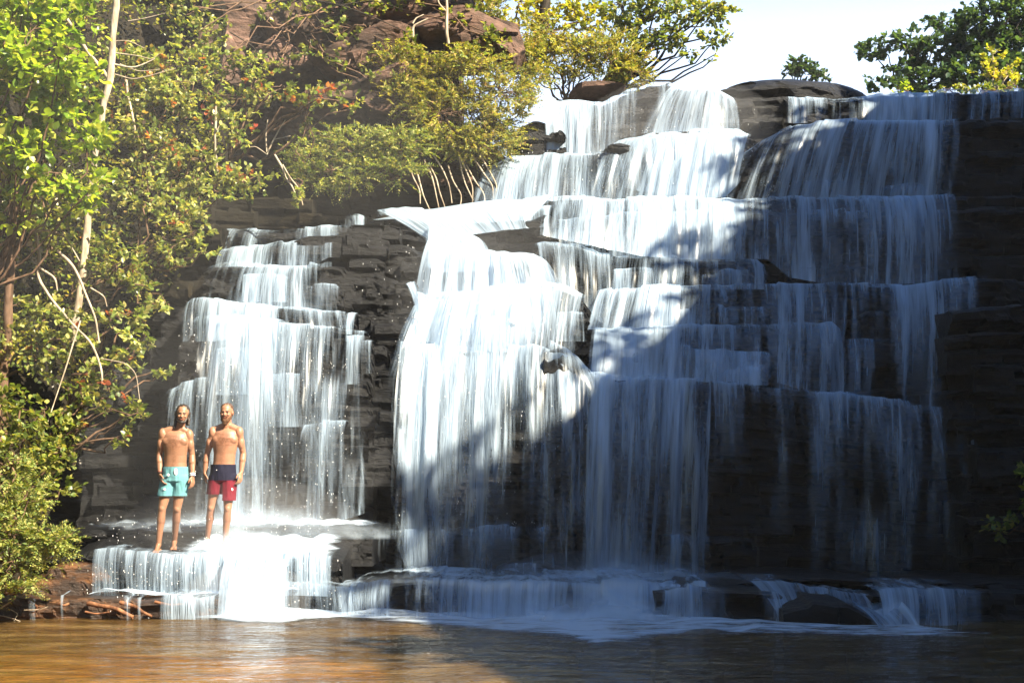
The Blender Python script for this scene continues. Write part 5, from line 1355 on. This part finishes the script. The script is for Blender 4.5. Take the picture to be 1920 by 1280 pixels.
M['steel'] = simple('steel', (0.6, 0.6, 0.62), .25, .8)

def ground_z(px, Y):
    """height of the bathers' ledge at depth Y (lip row 1043 at 17.25, slope .17)"""
    z0 = EYE + (HOR - 1043.5) / F * 17.25
    return z0 + .17 * (Y - 17.25)

def pt(px, py, Y): return P(px, py, Y)

def tube_cloth(name, secs, thick=.004, seg=40, fold=.006, seed=0):
    """open cloth tube through elliptical sections (centre, rx, ry)"""
    V = []; n = len(secs)
    ang = np.arange(seg) * 2 * math.pi / seg
    for i, (c, rx, ry) in enumerate(secs):
        f = 1 + fold / rx * np.sin(ang * 5 + seed) * (i / n) + fold / rx * .7 * np.sin(ang * 9 + seed * 2 + i * .4)
        V.append(np.stack([c[0] + np.cos(ang) * rx * f, c[1] + np.sin(ang) * ry * f, np.full(seg, c[2])], 1))
    inner = []
    for i, (c, rx, ry) in enumerate(secs[::-1][:3]):
        inner.append(np.stack([c[0] + np.cos(ang) * (rx - thick), c[1] + np.sin(ang) * (ry - thick), np.full(seg, c[2] + .001)], 1))
    W_ = np.concatenate(V + inner)
    m = n + len(inner)
    fs = []
    for i in range(m - 1):
        for k in range(seg):
            k2 = (k + 1) % seg; fs.append((i * seg + k, i * seg + k2, (i + 1) * seg + k2, (i + 1) * seg + k))
    return W_, np.array(fs)

def cloth_shorts(g, lerp, zw, zhL, zhR, seed):
    """pelvis shell plus two legs, fused into one garment"""
    hip = (g['hipL'] + g['hipR']) / 2
    prims = []
    def ring(c, rx, ry, h): prims.append(m_ell(c, (rx, ry, h)))
    top = hip.copy(); top[2] = zw - .035
    n = 12
    for k in range(n):
        z = zw - .0 - (zw - .0 - (hip[2] - .05)) * k / (n - 1)
        c = hip.copy(); c[2] = z
        ring(c, .160 + .012 * k / n, .118 + .008 * k / n, .04)
    for s, zh in (('L', zhL), ('R', zhR)):
        a = g['hip' + s] + np.array([0, 0, -.02]); b = g['kn' + s]
        t = (a[2] - (zh + .0)) / (a[2] - b[2]); e = a + (b - a) * t
        prims.append(m_capsule(a, e, .103, .096, seg=20))
    return prims

def cut_below(me, fn_keep):
    """remove vertices for which keep(co) is False"""
    import bmesh
    bm = bmesh.new(); bm.from_mesh(me)
    dl = [v for v in bm.verts if not fn_keep(v.co)]
    bmesh.ops.delete(bm, geom=dl, context='VERTS'); bm.to_mesh(me); bm.free(); me.update()
    return me

# ---- man in aqua shorts
Y1 = 17.62
z1 = ground_z(0, Y1)
def jz(px, py, Y): return np.array(P(px, py, Y))
gz = ground_z(0, 17.50); gz2 = ground_z(0, 17.72)
def on(px, Y, h=.0): 
    a = np.array(P(px, 1000, Y)); a[2] = ground_z(px, Y) + h; return a
J1 = dict(shL=jz(306, 812, Y1), shR=jz(354, 814, Y1 + .02), neck=jz(335, 797, Y1), head=jz(342.5, 776, Y1 - .01),
          elL=jz(299, 852, Y1 + .03), elR=jz(360, 853, Y1 + .05), wrL=jz(300, 889, Y1 - .05), wrR=jz(361, 892, Y1 - .02), haL=jz(304, 905, Y1 - .10), haR=jz(361, 910, Y1 - .05),
          hipL=jz(317, 893, Y1), hipR=jz(340, 893, Y1), knL=jz(304, 953, Y1 - .05), knR=jz(332, 953, Y1),
          anL=on(297, 17.58, .075), anR=on(327, 17.78, .075), toeL=on(289, 17.40, .012), toeR=on(324, 17.58, .012))
def hair1(place, hp_, R, hc):
    pr = [m_ell(hp_(0, .026, .052), (.081, .094, .074), R), m_ell(hp_(0, .05, -.01), (.080, .068, .085), R)]
    for x, y, z, x2, y2, z2 in [(-.072, .01, .02, -.078, .00, -.10), (-.06, .05, 0, -.07, .03, -.17), (.072, .01, .02, .078, .0, -.07), (.05, .06, 0, .06, .05, -.13), (0, .08, -.02, 0, .07, -.16), (-.075, .02, -.08, -.085, -.02, -.185), (.076, .0, -.06, .085, -.03, -.125), (-.03, .08, -.05, -.04, .06, -.18)]:
        pr.append(m_capsule(hp_(x, y, z), hp_(x2, y2, z2), .024, .014))
    place('hair', fuse('hair', pr, .006, 2, strands), M['hair'])
    pr = [m_capsule(hp_(-.055, -.035, -.055), hp_(-.035, -.060, -.095), .016, .018), m_capsule(hp_(.055, -.035, -.055), hp_(.035, -.060, -.095), .016, .018), m_ell(hp_(0, -.072, -.102), (.036, .025, .022), R), m_capsule(hp_(-.022, -.090, -.058), hp_(.022, -.090, -.058), .006, .006)]
    place('beard', fuse('beard', pr, .005, 2, lambda c: strands(c, .004, 80)), M['hair'])
def shorts1(place, g, lerp):
    zw = P(0, 874, Y1)[2]; zL = P(0, 930, Y1)[2]; zR = P(0, 932, Y1)[2]
    pr = cloth_shorts(g, lerp, zw, zL, zR, 1)
    def wr(co):
        n = vnoise(co * np.array([22, 22, 9]), 5) * .006 + vnoise(co * np.array([50, 50, 14]), 6) * .003
        co = co.copy(); co[:, 1] -= n; return co
    me = fuse('shorts', pr, .006, 4, wr)
    me = cut_below(me, lambda c: c.z < zw + .0 and c.z > zL)
    s = place('shorts', me, M['aqua'])
    # drawstring patch and printed marks
    c = (g['hipL'] + g['hipR']) / 2
    for (px, py, w_, h_) in [(334, 884, .030, .055), (320, 890, .022, .022), (313, 917, .022, .016)]:
        a = np.array(P(px, py, Y1)); a[1] = c[1] - .128 if px != 313 else c[1] - .125
        V, q, t = m_ell(a, (w_ * .8, .006, h_ * .8))
        place('print_patch', raw_mesh('print_patch', V, [q, t], True), M['white_cloth'], root_of(s))
    return s
def root_of(o): return o.parent
def ring_band(place, c, r, mat, nm='bracelet', h=.008):
    ang = np.linspace(0, 2 * math.pi, 22)
    pts = np.stack([c[0] + np.cos(ang) * r, c[1] + np.sin(ang) * r * .9, c[2] + 0 * ang], 1)
    v, f = tube_arrays(pts, np.full(22, h), 6)
    place(nm, raw_mesh(nm, v, f, True), mat)
def extra1(place, g, lerp):
    ring_band(place, g['wrL'] + np.array([0, 0, .02]), .029, M['hair']); ring_band(place, g['wrL'] + np.array([0, 0, .035]), .030, M['maroon'], h=.005)
    ring_band(place, g['wrR'] + np.array([0, 0, .012]), .030, M['steel'], 'wristwatch', .010)
    ring_band(place, g['wrR'] + np.array([0, 0, .035]), .031, M['white_cloth'], h=.006)
man('bearded man with long dark hair in aqua swim shorts standing on the wet ledge', J1, M['skin_a'], shorts1, hair1, yaw=.15, tilt=.08, extra=extra1, tone=(.26, .13, .075))

# ---- man in navy and maroon shorts
Y2 = 17.85
J2 = dict(shL=jz(400, 809, Y2), shR=jz(448, 809, Y2), neck=jz(425, 793, Y2), head=jz(425, 773, Y2 - .01),
          elL=jz(388, 852, Y2 + .05), elR=jz(456, 850, Y2 + .05), wrL=jz(384, 887, Y2 + .02), wrR=jz(452, 886, Y2 - .02), haL=jz(386, 902, Y2 + .0), haR=jz(450, 901, Y2 - .07),
          hipL=jz(407, 892, Y2), hipR=jz(430, 892, Y2), knL=jz(396, 951, Y2), knR=jz(427, 953, Y2 - .06),
          anL=on(389, 17.95, .075), anR=on(422, 17.84, .075), toeL=on(380, 17.76, .012), toeR=on(416, 17.62, .012))
def hair2(place, hp_, R, hc):
    pr = [m_ell(hp_(0, .026, .052), (.078, .092, .070), R), m_ell(hp_(0, .05, 0), (.079, .062, .07), R)]
    place('hair', fuse('hair', pr, .005, 3, lambda c: strands(c, .005, 110)), M['hair_brown'])
    pr = [m_capsule(hp_(-.062, -.015, -.045), hp_(-.042, -.055, -.095), .016, .020), m_capsule(hp_(.062, -.015, -.045), hp_(.042, -.055, -.095), .016, .020), m_ell(hp_(0, -.078, -.112), (.046, .034, .036), R), m_ell(hp_(0, -.078, -.140), (.034, .028, .028), R), m_capsule(hp_(-.028, -.089, -.060), hp_(.028, -.089, -.060), .009, .009)]
    place('beard', fuse('beard', pr, .005, 2, lambda c: strands(c, .005, 80)), M['beard_brown'])
def shorts2(place, g, lerp):
    zw = P(0, 870, Y2)[2]; zm = P(0, 900, Y2)[2]; zL = P(0, 927, Y2)[2]; zR = P(0, 938, Y2)[2]
    pr = cloth_shorts(g, lerp, zw, zL, zR, 1)
    xm = (g['hipL'][0] + g['hipR'][0]) / 2
    def wr(co):
        n = vnoise(co * np.array([22, 22, 9]), 15) * .006 + vnoise(co * np.array([50, 50, 14]), 16) * .003
        co = co.copy(); co[:, 1] -= n; return co
    me = fuse('shorts', pr, .006, 4, wr)
    me = cut_below(me, lambda c: c.z < zw and c.z > (zL if c.x < xm + .01 else zR))
    me.materials.clear(); me.materials.append(M['maroon']); me.materials.append(M['navy'])
    cz = np.array([p.center.z for p in me.polygons]); me.polygons.foreach_set('material_index', (cz > zm).astype(np.int32))
    s = place('shorts', me, None)
    a = np.array(P(410, 881, Y2)); a[1] = (g['hipL'][1]) - .130
    V, q, t = m_ell(a, (.006, .004, .006)); place('drawstring', raw_mesh('drawstring', V, [q, t], True), M['white_cloth'])
    a = np.array(P(438, 917, Y2)); a[1] = g['hipR'][1] - .10
    V, q, t = m_ell(a, (.014, .006, .018)); place('print_patch', raw_mesh('print_patch', V, [q, t], True), M['white_cloth'])
man('man with cropped hair and brown beard in navy and maroon swim shorts on the ledge', J2, M['skin_b'], shorts2, hair2, yaw=-.05, tilt=0.0, tone=(.29, .14, .083))
#@@HAZE
m, nt, out = new_mat('air')
v = N(nt, 'ShaderNodeVolumePrincipled'); v.inputs['Color'].default_value = (0.95, 0.96, 1, 1); v.inputs['Density'].default_value = 0.0006; v.inputs['Anisotropy'].default_value = 0.2
nt.links.new(v.outputs[0], out.inputs['Volume'])
def mist_glow_body(px, py, Y, rx, ry, rz, dens, seed):  # spray volumes at the falls, also an added veil for the foliage glow
    V, q, t = m_ell((0, 0, 0), (rx, ry, rz))
    V = V * (1 + .12 * fbm(V * .8 + seed, seed, 2))[:, None] + np.array(P(px, py, Y))
    mm_, nt_, out_ = new_mat('mist_glow_air')
    v_ = N(nt_, 'ShaderNodeVolumePrincipled'); v_.inputs['Color'].default_value = (0.97, 0.98, 1, 1); v_.inputs['Density'].default_value = dens
    nt_.links.new(v_.outputs[0], out_.inputs['Volume'])
    link('mist', raw_mesh('mist', V, [q, t], True), mm_, None, 'stuff')
mist_glow_body(450, 1000, 18.0, 1.5, .8, .75, .10, 1)
mist_glow_body(420, 860, 18.2, 2.0, 1.0, 1.7, .018, 2)
mist_glow_body(470, 1120, 16.6, .75, .4, .40, .30, 3)
mist_glow_body(920, 560, 20.0, 1.4, .8, 1.3, .05, 4)
mist_glow_body(1270, 260, 22.8, 1.7, .8, 1.0, .08, 5)
mist_glow_body(1140, 1110, 17.6, 1.5, .9, .55, .14, 6)
mist_glow_body(300, 300, 17.0, 3.2, 3.0, 3.0, .006, 7)  # no spray here: thin volume added for the glow over the left foliage
mist_glow_body(850, 300, 20.5, 2.4, 1.5, 1.6, .007, 8)
hx = [(-320, -60, -2.2), (320, -60, -2.2), (320, 520, -2.2), (-320, 520, -2.2), (-320, -60, 36), (320, -60, 36), (320, 520, 36), (-320, 520, 36)]
hf = np.array([(0, 3, 2, 1), (4, 5, 6, 7), (0, 1, 5, 4), (1, 2, 6, 5), (2, 3, 7, 6), (3, 0, 4, 7)])
link('haze', raw_mesh('haze', hx, hf), m, None, 'stuff')
